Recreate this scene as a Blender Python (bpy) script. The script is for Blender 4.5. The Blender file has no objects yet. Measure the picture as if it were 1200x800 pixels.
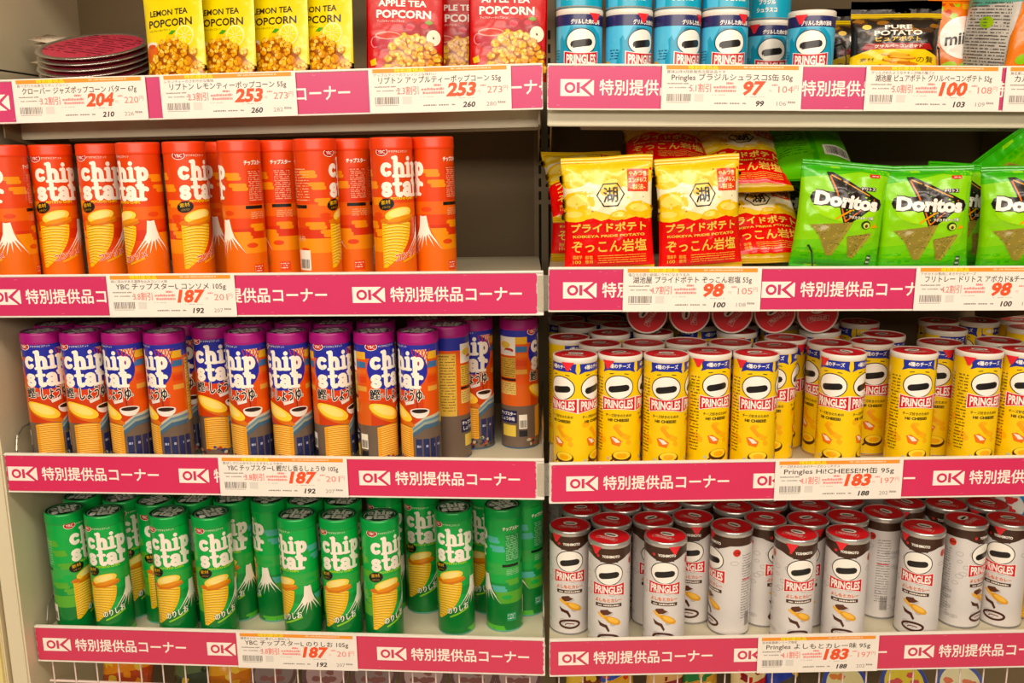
import bpy, bmesh, math, random
from mathutils import Vector, Matrix, noise
from mathutils.geometry import tessellate_polygon

# ---------------------------------------------------------------- camera, world, lights, exposure
SC = bpy.context.scene
COL = SC.collection
CAM_LOC = (-0.0047, -1.4206, 1.6)
cam_data = bpy.data.cameras.new('camera')
cam_data.sensor_fit = 'HORIZONTAL'
cam_data.sensor_width = 36.0
cam_data.lens = 36.0 * 1093.81 / 1200.0
cam_data.clip_start = 0.05
cam = bpy.data.objects.new('camera', cam_data)
COL.objects.link(cam)
_p, _y, _r = 0.2009, -0.0339, -0.011
_f = Vector((math.sin(_y) * math.cos(_p), math.cos(_y) * math.cos(_p), -math.sin(_p)))
_rt = Vector((math.cos(_y), -math.sin(_y), 0))
_up = _rt.cross(_f)
_r2 = _rt * math.cos(_r) + _up * math.sin(_r)
_u2 = -_rt * math.sin(_r) + _up * math.cos(_r)
_m = Matrix((_r2, _u2, -_f)).transposed().to_4x4()
_m.translation = Vector(CAM_LOC)
cam.matrix_world = _m
SC.camera = cam

world = bpy.data.worlds.new('world')
SC.world = world
world.use_nodes = True
world.node_tree.nodes['Background'].inputs[0].default_value = (1.0, 0.84, 0.70, 1)
world.node_tree.nodes['Background'].inputs[1].default_value = 0.17
SC.view_settings.view_transform = 'Standard'
SC.view_settings.look = 'None'
SC.view_settings.gamma = 1.0
SC.view_settings.exposure = -0.78


def area_light(name, loc, rot, sx, sy, watts, colour):
    d = bpy.data.lights.new(name, 'AREA')
    d.shape = 'RECTANGLE'
    d.size, d.size_y, d.energy, d.color = sx, sy, watts, colour
    o = bpy.data.objects.new(name, d)
    o.location, o.rotation_euler = loc, rot
    COL.objects.link(o)
    return o


# ceiling light over the aisle, then an added far fill light
area_light('aisle_ceiling_and_fill_light', (0.0, -1.62, 2.9), (math.radians(34), 0, 0), 4.2, 0.3, 92, (1.0, 0.88, 0.74))
area_light('aisle_ceiling_and_fill_light', (0.0, -3.3, 2.35), (math.radians(66), 0, 0), 4.2, 0.5, 118, (1.0, 0.88, 0.74))  # added fill, set low and tilted to even out the lower shelves


# ---------------------------------------------------------------- helpers
def lin(c):
    if isinstance(c, str):
        c = c.lstrip('#')
        c = tuple(int(c[i:i + 2], 16) / 255 for i in (0, 2, 4))
    return tuple(x / 12.92 if x <= 0.04045 else ((x + 0.055) / 1.055) ** 2.4 for x in c) + (1.0,)


def vivid(c, k=1.07):
    """printing ink: a little purer than the hex value"""
    c = lin(c)
    g = .30 * c[0] + .59 * c[1] + .11 * c[2]
    return tuple(min(1.0, max(0.0, g + (x - g) * k)) for x in c[:3]) + (1.0,)


def mat_plain(name, colour, rough=0.5, metal=0.0, spot=0.0, scale=8.0, trans=0.0, coat=0.0, bump=0.0, ior=1.45):
    m = bpy.data.materials.new(name)
    m.use_nodes = True
    nt = m.node_tree
    b = nt.nodes['Principled BSDF']
    b.inputs['Roughness'].default_value = rough
    b.inputs['Metallic'].default_value = metal
    b.inputs['Transmission Weight'].default_value = trans
    b.inputs['Coat Weight'].default_value = coat
    b.inputs['IOR'].default_value = ior
    tc = nt.nodes.new('ShaderNodeTexCoord')
    n = nt.nodes.new('ShaderNodeTexNoise')
    n.inputs['Scale'].default_value = scale
    n.inputs['Detail'].default_value = 5
    nt.links.new(tc.outputs['Object'], n.inputs['Vector'])
    r = nt.nodes.new('ShaderNodeValToRGB')
    c = lin(colour)
    r.color_ramp.elements[0].position = 0.3
    r.color_ramp.elements[1].position = 0.7
    r.color_ramp.elements[0].color = tuple(x * (1 - spot) for x in c[:3]) + (1,)
    r.color_ramp.elements[1].color = tuple(min(1, x * (1 + spot)) for x in c[:3]) + (1,)
    nt.links.new(n.outputs['Fac'], r.inputs['Fac'])
    nt.links.new(r.outputs['Color'], b.inputs['Base Color'])
    if bump:
        bp = nt.nodes.new('ShaderNodeBump')
        bp.inputs['Strength'].default_value = bump
        bp.inputs['Distance'].default_value = 0.002
        nt.links.new(n.outputs['Fac'], bp.inputs['Height'])
        nt.links.new(bp.outputs['Normal'], b.inputs['Normal'])
    return m


def mat_print(name, rough=0.35, coat=0.0, bump=0.0, scale=40.0, metal=0.0, spec=0.5, dist=0.002):
    """Printed film or paper: colour comes from the print (face colours), grain and gloss from nodes."""
    m = bpy.data.materials.new(name)
    m.use_nodes = True
    nt = m.node_tree
    b = nt.nodes['Principled BSDF']
    a = nt.nodes.new('ShaderNodeAttribute')
    a.attribute_name = 'print'
    tc = nt.nodes.new('ShaderNodeTexCoord')
    n = nt.nodes.new('ShaderNodeTexNoise')
    n.inputs['Scale'].default_value = scale
    n.inputs['Detail'].default_value = 3
    nt.links.new(tc.outputs['Object'], n.inputs['Vector'])
    mr = nt.nodes.new('ShaderNodeMapRange')
    mr.inputs['To Min'].default_value = 0.94
    mr.inputs['To Max'].default_value = 1.04
    nt.links.new(n.outputs['Fac'], mr.inputs['Value'])
    vm = nt.nodes.new('ShaderNodeVectorMath')
    vm.operation = 'SCALE'
    nt.links.new(a.outputs['Color'], vm.inputs[0])
    nt.links.new(mr.outputs['Result'], vm.inputs['Scale'])
    nt.links.new(vm.outputs['Vector'], b.inputs['Base Color'])
    b.inputs['Roughness'].default_value = rough
    b.inputs['Coat Weight'].default_value = coat
    b.inputs['Coat Roughness'].default_value = 0.17
    b.inputs['Metallic'].default_value = metal
    b.inputs['Specular IOR Level'].default_value = spec
    if bump:
        bp = nt.nodes.new('ShaderNodeBump')
        bp.inputs['Strength'].default_value = bump
        bp.inputs['Distance'].default_value = dist
        nt.links.new(n.outputs['Fac'], bp.inputs['Height'])
        nt.links.new(bp.outputs['Normal'], b.inputs['Normal'])
    return m


M = {
    'tube': mat_print('printed_paper_tube', 0.34, 0.25, metal=0.0),
    'foil_tube': mat_print('printed_foil_tube', 0.3, 0.2, metal=0.12),
    'lid': mat_print('lid_plastic', 0.38, 0.1),
    'film': mat_print('printed_film', 0.24, 0.22, bump=0.5, scale=26.0, dist=0.003),
    'card': mat_print('printed_card', 0.5, 0.12),
    'strip': mat_print('printed_strip', 0.38, 0.25, scale=6.0),
    'steel': mat_plain('painted_steel', '#cdbf9f', 0.45, spot=0.03, scale=5),
    'deck': mat_plain('shelf_deck_enamel', '#d6cdb0', 0.35, spot=0.03, scale=9),
    'brown': mat_plain('upright_enamel', '#8d7a58', 0.5, spot=0.05),
    'slot': mat_plain('slot_dark', '#14110c', 0.8),
    'back': mat_plain('back_panel_shade_tone', '#7c6848', 0.6, spot=0.05, scale=4, bump=0.05),  # cream panels, with the shade under the shelves put into the colour
    'side': mat_plain('end_panel_enamel', '#dccfae', 0.5, spot=0.03, scale=3),
    'side2': mat_plain('pillar_panel', '#dfcfa6', 0.6, spot=0.03, scale=3),
    'rail': mat_plain('white_rail_plastic', '#efe6d8', 0.3, spot=0.02, coat=0.3),
    'clear': mat_plain('clear_plastic', '#f4efe2', 0.08, trans=0.85, ior=1.3),
    'wire': mat_plain('chrome_wire', '#d9d2c6', 0.22, metal=0.9),
    'pinkwire': mat_plain('coated_wire', '#e8cfc4', 0.35),
    'dark': mat_plain('dark_wire', '#2a2620', 0.45, metal=0.4),
    'rim': mat_plain('metal_rim', '#d8d3cd', 0.28, metal=0.75),
    'foil': mat_plain('aluminium_foil', '#d9d4c8', 0.25, metal=0.9, bump=0.4, scale=60),
    'floor': mat_plain('store_floor', '#cfc6b4', 0.4, spot=0.05),
    'ceil': mat_plain('store_ceiling', '#e8e2d6', 0.8, spot=0.02),
}


def mesh_obj(name, bm_or_me, mat, parent=None, smooth=False):
    if isinstance(bm_or_me, bmesh.types.BMesh):
        me = bpy.data.meshes.new(name)
        bm_or_me.to_mesh(me)
        bm_or_me.free()
    else:
        me = bm_or_me
    if mat is not None:
        me.materials.append(mat)
    if smooth:
        for p in me.polygons:
            p.use_smooth = True
    o = bpy.data.objects.new(name, me)
    COL.objects.link(o)
    if parent is not None:
        o.parent = parent
    return o


def root(name, loc=(0, 0, 0), rot=(0, 0, 0)):
    o = bpy.data.objects.new(name, None)
    o.empty_display_size = 0.02
    o.location, o.rotation_euler = loc, rot
    COL.objects.link(o)
    return o


def tag(o, label=None, cat=None, group=None, kind=None):
    if label:
        o['label'] = label
    if cat:
        o['category'] = cat
    if group:
        o['group'] = group
    if kind:
        o['kind'] = kind
    return o


def add_box(bm, lo, hi, bevel=0.0):
    r = bmesh.ops.create_cube(bm, size=1.0)
    vs = r['verts']
    for v in vs:
        v.co = Vector([lo[i] + (v.co[i] + 0.5) * (hi[i] - lo[i]) for i in range(3)])
    if bevel:
        es = list({e for v in vs for e in v.link_edges})
        bmesh.ops.bevel(bm, geom=es, offset=bevel, segments=2, affect='EDGES')
    return vs


def box_bm(lo, hi, bevel=0.0):
    bm = bmesh.new()
    add_box(bm, lo, hi, bevel)
    return bm


def add_tube(bm, pts, r, n=8):
    """a bent round bar through pts"""
    pts = [Vector(p) for p in pts]
    rings = []
    up = Vector((0, 0, 1))
    for i, p in enumerate(pts):
        d = (pts[min(i + 1, len(pts) - 1)] - pts[max(i - 1, 0)]).normalized()
        a = d.cross(up if abs(d.z) < 0.95 else Vector((1, 0, 0))).normalized()
        b = d.cross(a).normalized()
        rings.append([bm.verts.new(p + (a * math.cos(t) + b * math.sin(t)) * r) for t in [2 * math.pi * k / n for k in range(n)]])
    for A, B in zip(rings, rings[1:]):
        for k in range(n):
            bm.faces.new((A[k], A[(k + 1) % n], B[(k + 1) % n], B[k]))
    bm.faces.new(rings[0][::-1])
    bm.faces.new(rings[-1])


def lathe_bm(profile, n=48, bm=None, cap=False):
    """profile: list of (radius, z); outward faces when profile runs upward"""
    bm = bm or bmesh.new()
    rings = []
    for r, z in profile:
        if r < 1e-6:
            rings.append([bm.verts.new((0, 0, z))])
        else:
            rings.append([bm.verts.new((r * math.sin(2 * math.pi * k / n), -r * math.cos(2 * math.pi * k / n), z)) for k in range(n)])
    for A, B in zip(rings, rings[1:]):
        for k in range(n):
            k2 = (k + 1) % n
            if len(A) == 1 and len(B) == 1:
                continue
            if len(A) == 1:
                bm.faces.new((A[0], B[k2], B[k]))
            elif len(B) == 1:
                bm.faces.new((A[k], A[k2], B[0]))
            else:
                bm.faces.new((A[k], A[k2], B[k2], B[k]))
    return bm


# ---------------------------------------------------------------- flat print: shapes and lettering as real thin layers
_text_cache = {}


def text_mesh(s, bold):
    key = (s, bold)
    if key not in _text_cache:
        cu = bpy.data.curves.new('t', 'FONT')
        cu.body = s
        cu.size = 1.0
        cu.resolution_u = 2
        cu.offset = bold
        ob = bpy.data.objects.new('t', cu)
        COL.objects.link(ob)
        dg = bpy.context.evaluated_depsgraph_get()
        me = ob.evaluated_get(dg).to_mesh()
        vs = [(v.co.x, v.co.y) for v in me.vertices]
        fs = [tuple(p.vertices) for p in me.polygons]
        ob.evaluated_get(dg).to_mesh_clear()
        bpy.data.objects.remove(ob)
        bpy.data.curves.remove(cu)
        _text_cache[key] = (vs, fs)
    return _text_cache[key]


class Art:
    def __init__(self):
        self.v, self.f, self.c = [], [], []

    def add(self, pts, faces, col, L):
        b = len(self.v)
        self.k = (getattr(self, 'k', 0) + 1) % 11
        L = L + self.k * .085 if L else L      # neighbouring prints never share one plane
        self.v += [(x, y, L) for x, y in pts]
        for f in faces:
            self.f.append(tuple(b + i for i in f))
            self.c.append(col)
        return self

    def poly(self, pts, col, L):
        tris = tessellate_polygon([[Vector((x, y, 0)) for x, y in pts]])
        out = []
        for a, b, c in tris:
            (x0, y0), (x1, y1), (x2, y2) = pts[a], pts[b], pts[c]
            s = (x1 - x0) * (y2 - y0) - (x2 - x0) * (y1 - y0)
            if abs(s) > 1e-12:
                out.append((a, b, c) if s > 0 else (a, c, b))
        return self.add(pts, out, col, L)

    def rect(self, x0, y0, x1, y1, col, L):
        return self.add([(x0, y0), (x1, y0), (x1, y1), (x0, y1)], [(0, 1, 2, 3)], col, L)

    def ell(self, cx, cy, rx, ry, col, L, n=20, rot=0.0, a0=0.0, a1=360.0):
        cr, sr = math.cos(rot), math.sin(rot)
        pts = []
        full = a1 - a0 >= 359.9
        for k in range(n if full else n + 1):
            t = math.radians(a0 + (a1 - a0) * k / n)
            x, y = rx * math.cos(t), ry * math.sin(t)
            pts.append((cx + x * cr - y * sr, cy + x * sr + y * cr))
        if full:
            return self.add(pts, [tuple(range(n))], col, L)
        return self.poly(pts, col, L)

    def line(self, pts, w, col, L, caps=True):
        for (x0, y0), (x1, y1) in zip(pts, pts[1:]):
            d = math.hypot(x1 - x0, y1 - y0)
            if d < 1e-9:
                continue
            nx, ny = -(y1 - y0) / d * w / 2, (x1 - x0) / d * w / 2
            self.add([(x0 - nx, y0 - ny), (x1 - nx, y1 - ny), (x1 + nx, y1 + ny), (x0 + nx, y0 + ny)], [(0, 1, 2, 3)], col, L)
        for x, y in (pts if caps else pts[1:-1]):
            self.ell(x, y, w / 2, w / 2, col, L, 8)
        return self

    def text(self, s, x, y, h, col, L, w=None, align='c', bold=0.0, shear=0.0, rot=0.0, warp=None, outline=None, ow=0.03):
        if outline is not None:
            self.text(s, x, y, h, outline, L, w, align, bold + ow, shear, rot, warp)
            L += 1
        cjk = any(ord(ch) > 0x2E80 for ch in s)
        vs, fs = text_mesh(s, 0.0 if cjk else round(bold, 3))
        if not vs:
            return self
        if cjk and bold > 0:
            # heavier strokes: the same glyphs laid again a little to each side (offsetting dense outlines breaks them)
            b = bold * .8
            sh = ((b, 0), (-b, 0), (0, b), (0, -b)) if bold < .04 else ((b, 0), (-b, 0), (0, b), (0, -b), (b * .7, b * .7), (-b * .7, b * .7), (b * .7, -b * .7), (-b * .7, -b * .7))
            w_ = w
            if w_ is None:
                w_ = (max(v[0] for v in vs) - min(v[0] for v in vs)) * h
            for dx, dy in sh:
                self.text(s, x + dx * h, y + dy * h, h, col, L, w_, align, 0.0, shear, rot, warp)
            return self
        x0 = min(v[0] for v in vs)
        x1 = max(v[0] for v in vs)
        sx = h if w is None else w / max(x1 - x0, 1e-6)
        wid = (x1 - x0) * sx
        ox = {'c': -wid / 2, 'l': 0, 'r': -wid}[align]
        pts = []
        cr, sr = math.cos(rot), math.sin(rot)
        for vx, vy in vs:
            px, py = (vx - x0) * sx + ox, (vy - 0.36) * h
            px += py * shear
            if warp:
                px, py = warp(px, py)
            pts.append((x + px * cr - py * sr, y + px * sr + py * cr))
        return self.add(pts, fs, col, L)

    def dashes(self, x0, x1, y, h, col, L, seed=0, fill=0.75, unit=None):
        """a line of print too small to read"""
        rg = random.Random(seed)
        u = unit or h * 0.9
        x = x0
        while x < x1:
            w = u * rg.uniform(0.5, 1.3)
            if rg.random() < fill:
                self.rect(x, y, min(x + w * 0.8, x1), y + h * rg.uniform(0.7, 1.0), col, L)
            x += w
        return self

    def barcode(self, x0, y0, x1, y1, L, seed=1, col='#3a3532'):
        rg = random.Random(seed)
        x = x0
        while x < x1 - 0.0004:
            w = rg.choice((0.0004, 0.0006, 0.0009)) * (x1 - x0) / 0.022
            self.rect(x, y0, min(x + w, x1), y1, col, L)
            x += w + rg.choice((0.0004, 0.0006, 0.0008)) * (x1 - x0) / 0.022
        return self

    def bake(self, name, fn=None, nrm=None, cutx=(), cuty=(), extra=None):
        """mesh from the print; fn maps (x, y, layer) to a point, nrm to a normal"""
        bm = bmesh.new()
        il = bm.faces.layers.int.new('ci')
        pal, idx = [], {}
        vs = [bm.verts.new(p) for p in self.v]
        for f, c in zip(self.f, self.c):
            if c not in idx:
                idx[c] = len(pal)
                pal.append(vivid(c))
            try:
                bf = bm.faces.new([vs[i] for i in f])
            except ValueError:
                continue
            bf[il] = idx[c]
        for axis, cuts in ((0, cutx), (1, cuty)):
            for c in cuts:
                co = (c, 0, 0) if axis == 0 else (0, c, 0)
                no = (1, 0, 0) if axis == 0 else (0, 1, 0)
                bmesh.ops.bisect_plane(bm, geom=bm.verts[:] + bm.edges[:] + bm.faces[:], dist=1e-7, plane_co=co, plane_no=no)
        loose = [v for v in bm.verts if not v.link_faces]
        bmesh.ops.delete(bm, geom=loose, context='VERTS')
        bm.verts.index_update()
        normals = []
        for v in bm.verts:
            x, y, L = v.co
            if nrm:
                normals.append(nrm(x, y))
            v.co = fn(x, y, L) if fn else (x, -L * 0.00012, y)
        me = bpy.data.meshes.new(name)
        bm.to_mesh(me)
        ci = [f[il] for f in bm.faces]
        bm.free()
        if extra:  # extra plain geometry: (bmesh, colour)
            bm = bmesh.new()
            bm.from_mesh(me)
            il2 = bm.faces.layers.int.get('ci')
            for ebm, ecol in extra:
                if ecol not in idx:
                    idx[ecol] = len(pal)
                    pal.append(vivid(ecol))
                tmp = bpy.data.meshes.new('tmp')
                ebm.normal_update()
                ebm.to_mesh(tmp)
                n0 = len(bm.faces)
                nv0 = len(bm.verts)
                bm.from_mesh(tmp)
                bm.faces.ensure_lookup_table()
                for k in range(n0, len(bm.faces)):
                    bm.faces[k][il2] = idx[ecol]
                if nrm:
                    bm.verts.ensure_lookup_table()
                    bm.normal_update()
                    for k in range(nv0, len(bm.verts)):
                        normals.append(tuple(bm.verts[k].normal))
                bpy.data.meshes.remove(tmp)
                ebm.free()
            ci = [f[il2] for f in bm.faces]
            bm.to_mesh(me)
            bm.free()
        at = me.attributes.new('print', 'FLOAT_COLOR', 'FACE')
        flat = [q for k in ci for q in pal[k]]
        at.data.foreach_set('color', flat)
        if nrm:
            me.polygons.foreach_set('use_smooth', [True] * len(me.polygons))
            me.normals_split_custom_set_from_vertices(normals)
        return me


def arc(cx, cy, rx, ry, a0, a1, n=10):
    return [(cx + rx * math.cos(math.radians(a0 + (a1 - a0) * k / n)), cy + ry * math.sin(math.radians(a0 + (a1 - a0) * k / n))) for k in range(n + 1)]


# fat slab lettering, drawn as strokes: letter -> (strokes, serif strokes, width)
SLAB = {
    'c': ([arc(.50, .5, .32, .36, 45, 315)], [[(.70, .74), (.72, .72)]], 1.0),
    'h': ([[(.25, .05), (.25, 1.35)], [(.25, .55)] + arc(.53, .55, .25, .30, 160, 0, 8) + [(.78, .05)]], [[(.05, .02), (.45, .02)], [(.62, .02), (.98, .02)], [(.05, 1.35), (.25, 1.35)]], 1.1),
    'i': ([[(.27, .05), (.27, .9)], [(.27, 1.27), (.27, 1.29)]], [[(.05, .02), (.50, .02)], [(.07, .9), (.27, .9)]], .6),
    'p': ([[(.27, -.33), (.27, .9)], arc(.57, .48, .27, .36, 0, 360, 14)], [[(.05, -.36), (.48, -.36)], [(.07, .9), (.27, .9)]], 1.02),
    's': ([arc(.43, .68, .25, .2, 20, 270, 8) + arc(.43, .27, .27, .21, 90, -160, 8)[1:]], [[(.66, .86), (.66, .66)], [(.16, .12), (.16, .3)]], .9),
    't': ([[(.33, 1.25), (.33, .25)] + arc(.5, .25, .17, .2, 180, 320, 6)], [[(.08, .88), (.62, .88)]], .72),
    'a': ([arc(.44, .68, .26, .22, 160, 0, 6) + [(.70, .08)], arc(.42, .27, .24, .22, 0, 360, 12)], [[(.70, .03), (.92, .03)]], .98),
    'r': ([[(.27, .05), (.27, .9)], [(.27, .55)] + arc(.52, .58, .22, .26, 150, 50, 5)], [[(.05, .02), (.52, .02)], [(.07, .9), (.27, .9)], [(.68, .74), (.70, .72)]], .92),
}


def slab(art, word, x0, x1, y, sy, col, L, w=0.0044):
    tot = sum(SLAB[c][2] for c in word)
    u = (x1 - x0) / tot
    x = x0
    for c in word:
        st, se, wd = SLAB[c]
        for s in st:
            art.line([(x + px * u, y + py * sy) for px, py in s], w, col, L)
        for s in se:
            art.line([(x + px * u, y + py * sy) for px, py in s], w * 0.72, col, L)
        x += wd * u


def blob(cx, cy, rx, ry, rg, n=12, k=0.15):
    return [(cx + rx * (1 + rg.uniform(-k, k)) * math.cos(2 * math.pi * i / n), cy + ry * (1 + rg.uniform(-k, k)) * math.sin(2 * math.pi * i / n)) for i in range(n)]


def copy_thing(src, loc, rot):
    """copy a thing and each of its parts and sub-parts, sharing their meshes"""
    r = src.copy()
    COL.objects.link(r)
    r.location, r.rotation_euler = loc, rot
    for ch in list(src.children):
        c = ch.copy()
        COL.objects.link(c)
        c.parent = r
        for g in list(ch.children):
            d = g.copy()
            COL.objects.link(d)
            d.parent = c
    return r


ONES = ['', 'first', 'second', 'third', 'fourth', 'fifth', 'sixth', 'seventh', 'eighth', 'ninth', 'tenth', 'eleventh', 'twelfth', 'thirteenth', 'fourteenth', 'fifteenth', 'sixteenth', 'seventeenth', 'eighteenth', 'nineteenth']


def ordinal(n):
    if n < 20:
        return ONES[n]
    t = {2: 'twent', 3: 'thirt', 4: 'fort'}[n // 10]
    return t + 'ieth' if n % 10 == 0 else t + 'y-' + ONES[n % 10]

# ---------------------------------------------------------------- printed wraps of the tubes and cans
TR, TH, TW = 0.0322, 0.207, 0.0      # chip tube: radius, wrap height
CR, CH = 0.0352, 0.182               # crisp can: radius, wrap height


def cyl_maps(R):
    def fn(x, y, L):
        a = x / R
        r = R + L * 0.0001
        return (r * math.sin(a), -r * math.cos(a), y)

    def nrm(x, y):
        a = x / R
        return (math.sin(a), -math.cos(a), 0.0)
    return fn, nrm


def cyl_cuts(R, n=72):
    return [(-math.pi + 2 * math.pi * k / n) * R for k in range(1, n)]


def cloud(A, cx, cy, w, col, L, h=0.006):
    A.line([(cx - w / 2, cy), (cx + w / 2, cy)], h, col, L)
    A.line([(cx - w / 4, cy - h * 0.9), (cx + w * 0.6, cy - h * 0.9)], h, col, L)


def chip_stack(A, dx, x0, x1, ytop, ybot, L, dark='#a8680f', mid='#f8c63c', lt='#ffe682', taper=True):
    n = 15
    s = (ytop - ybot) / n

    def right(t):
        return x1 + ((x0 + (x1 - x0) * 0.12) - x1) * (t ** 2.3 if taper else 0)
    left, rgt = [], []
    for k in range(n + 1):
        y = ytop - s * k
        left.append((x0, y))
        rgt.append((right(k / n), y))
    crest = [(x0 + (x1 - x0) * q / 8, ytop + s * .9 * math.sin(math.pi * q / 8)) for q in range(1, 8)]
    A.poly(left[::-1] + crest + rgt, mid, L)
    for k in range(1, n):
        y = ytop - s * k
        a, b = x0 + .0005, right(k / n) - .0005
        pts = [(a + (b - a) * q / 8, y + s * .75 * math.sin(math.pi * q / 8)) for q in range(9)]
        A.line(pts, .0007, dark, L + 1, caps=False)
        A.line([(p[0], p[1] + s * .32) for p in pts[1:-1]], .0010, lt, L + 1, caps=False)


def chip_tube_art(kind):
    P = {'orange': dict(bg='#de4a10', bg2='#d23a0a', cl='#f0931c', cl2='#e86a12', fl='コンソメ', fc='#d62a10', base='#e8700f', bar='#120c08'),
         'green': dict(bg='#16ae4c', bg2='#0f9642', cl='#5fae3a', cl2='#59b8a8', fl='のりしお', fc='#0a7a36', base='#0a7a34', bar='#0a1c10'),
         'blue': dict(bg='#df5a1c', bg2='#c9401c', cl='#f0a050', cl2='#4d7fa6', fl='', fc='#111111', base='#c4571e', bar='#1c1c3c')}[kind]
    A = Art()
    R, H = TR, TH
    D = math.pi / 180 * R
    W = math.pi * R
    top = H + 0.018       # photo measures run from the lid's top

    def Y(d):
        return top - d
    A.rect(-W, 0, W, H, P['bg'], 0)
    cream = '#fff4e4'
    if kind != 'blue':
        # bands of stylised cloud
        A.rect(-W, Y(.118), W, Y(.098), P['cl2'] if kind == 'orange' else '#3fae4e', 1)
        A.rect(-W, Y(.150), W, Y(.134), P['bg2'], 1)
        A.rect(60 * D, Y(.176), W, Y(.150), P['cl'], 1)
        A.rect(-W, Y(.176), -60 * D, Y(.150), P['cl'], 1)
        for cx, cy, w in ((-120, .050, .022), (-95, .068, .02), (85, .052, .02), (100, .068, .022), (-80, .092, .02), (95, .142, .03), (-105, .128, .026), (150, .130, .02), (-70, .140, .018)):
            cloud(A, cx * D, Y(cy), w, P['cl'] if kind == 'orange' or cx < 0 or cx > 120 else P['cl2'], 2)
        for cx, cy in ((70, .110), (-75, .115), (130, .160), (-140, .168)):
            A.ell(cx * D, Y(cy), .009, .004, P['bg'], 2, 12)
        A.rect(-W, 0, W, Y(.172), P['base'], 1)
        if kind == 'green':
            for cx in (60, 100, -150):
                cloud(A, cx * D, .0085, .02, '#58b83c', 2, .005)
            A.rect(-W, 0, W, .0025, '#5fae9a', 3)
    else:
        A.rect(-W, 0, W, Y(.140), '#6c5a4c', 1)
        A.rect(-W, Y(.040), W, Y(.018), '#2a2f9a', 1)
        # lattice
        A.poly([(30 * D, Y(.026)), (75 * D, Y(.026)), (75 * D, Y(.050)), (58 * D, Y(.052))], '#f6c7a4', 2)
        for k in range(5):
            A.line([(32 * D + k * .0052, Y(.026)), (44 * D + k * .0052, Y(.05))], .0012, '#c33020', 3, caps=False)
            A.line([(48 * D + k * .0052, Y(.026)), (36 * D + k * .0042, Y(.05))], .0012, '#c33020', 3, caps=False)
        for k, (c, y0, y1) in enumerate((('#e9b03c', .030, .042), ('#3b6f9c', .046, .056), ('#e4702a', .058, .066), ('#d8481c', .070, .080), ('#e0a24a', .086, .094))):
            A.rect(76 * D, Y(y1), 110 * D, Y(y0), c, 2)
            A.rect(-110 * D, Y(y1), -72 * D, Y(y0), c, 2)
        A.ell(4 * D, Y(.058), .0405, .036, '#232a9c', 3, 32)
    # bold lettering
    slab(A, 'chip', -59 * D, 66 * D, Y(.0580), .0203, cream, 5, .0070)
    slab(A, 'star', -59 * D, 67 * D, Y(.0870), .0200, cream, 5, .0070)
    # small maker's badge
    A.ell(-54 * D, Y(.0215), .0098, .0062, cream, 5, 24)
    A.ell(-54 * D, Y(.0215), .0088, .0053, '#b80f1c', 6, 24)
    A.text('YBC', -54 * D, Y(.0215), .0068, cream, 7, w=.0115, bold=.01)
    A.text('ヤマザキビスケット', -8 * D, Y(.0215), .0042, cream, 5, w=.030)
    if kind != 'blue':
        A.rect(-30 * D, Y(.0925), 32 * D, Y(.0895), P['bg'], 4)
        A.text('POTATO CHIPS', 2 * D, Y(.091), .0054, '#f6d818' if kind == 'orange' else '#b8e020', 5, w=.040, bold=.03)
        # chips
        chip_stack(A, 0, -62 * D, 20 * D, Y(.128), Y(.196), 4)
        A.ell(-18 * D, Y(.123), .028, .0062, '#d87a14', 6, 20, rot=.08)
        A.ell(-14 * D, Y(.114), .0215, .0092, '#ffd85a', 7, 22, rot=.22)
        A.ell(-14 * D, Y(.1125), .016, .0058, '#ffe890', 8, 20, rot=.22)
        A.ell(-8 * D, Y(.121), .021, .0035, '#e8951c', 8, 20, rot=.2)
        # snowy mountain
        A.poly([(60 * D - .005, Y(.120)), (60 * D + .005, Y(.120)), (75 * D + .004, Y(.142)), (118 * D, Y(.180)), (118 * D, Y(.21)), (0, Y(.21)), (6 * D, Y(.180)), (43 * D, Y(.145))], P['base'], 6)
        A.poly([(60 * D - .0055, Y(.1195)), (60 * D - .001, Y(.1205)), (60 * D + .0055, Y(.1195)), (72 * D + .0015, Y(.136)), (84 * D, Y(.150)), (72 * D, Y(.1475)), (66 * D, Y(.153)), (58 * D, Y(.1485)), (48 * D, Y(.156)), (42 * D, Y(.150)), (30 * D, Y(.158)), (47 * D, Y(.138))], cream, 7)
        for x0, y0, x1, y1, w in ((50, .142, 4, .176, .0018), (54, .146, 20, .170, .0020), (58, .146, 34, .172, .0016), (62, .146, 50, .172, .0018), (66, .146, 68, .168, .0015), (70, .146, 90, .168, .0017), (74, .144, 112, .173, .0018), (70, .140, 100, .162, .0020)):
            A.poly([(x0 * D - w, Y(y0)), (x0 * D + w, Y(y0)), (x1 * D, Y(y1))], cream, 7)
        # badge with gold letters
        A.ell(-47 * D, Y(.0995), .0125, .0088, '#15100a', 9, 18, rot=.2)
        A.text('素材', -48 * D, Y(.0965), .0068, '#e0b02c', 10, w=.015, bold=.02, rot=.15)
        A.text('イチバン', -47 * D, Y(.104), .0042, '#e0b02c', 10, w=.013, rot=.15)
        if kind == 'orange':
            A.text(P['fl'], 8 * D, Y(.176), .0125, P['fc'], 10, w=.040, bold=.03, rot=.28, shear=.2, outline=cream, ow=.05)
            A.line([(-5 * D, Y(.187)), (35 * D, Y(.178))], .003, '#f0a81c', 10)
        else:
            A.text(P['fl'], 6 * D, Y(.175), .0130, cream, 11, w=.038, bold=.03, rot=.28, shear=.2, outline=P['fc'], ow=.04)
            A.line([(-18 * D, Y(.190)), (38 * D, Y(.176))], .003, '#90cc3c', 10)
        # back: ingredients
        A.text('チップスター', 150 * D, Y(.034), .0075, cream, 5, w=.032, bold=.05)
        A.rect(128 * D, Y(.096), 175 * D, Y(.044), P['bg2'], 4)
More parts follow.
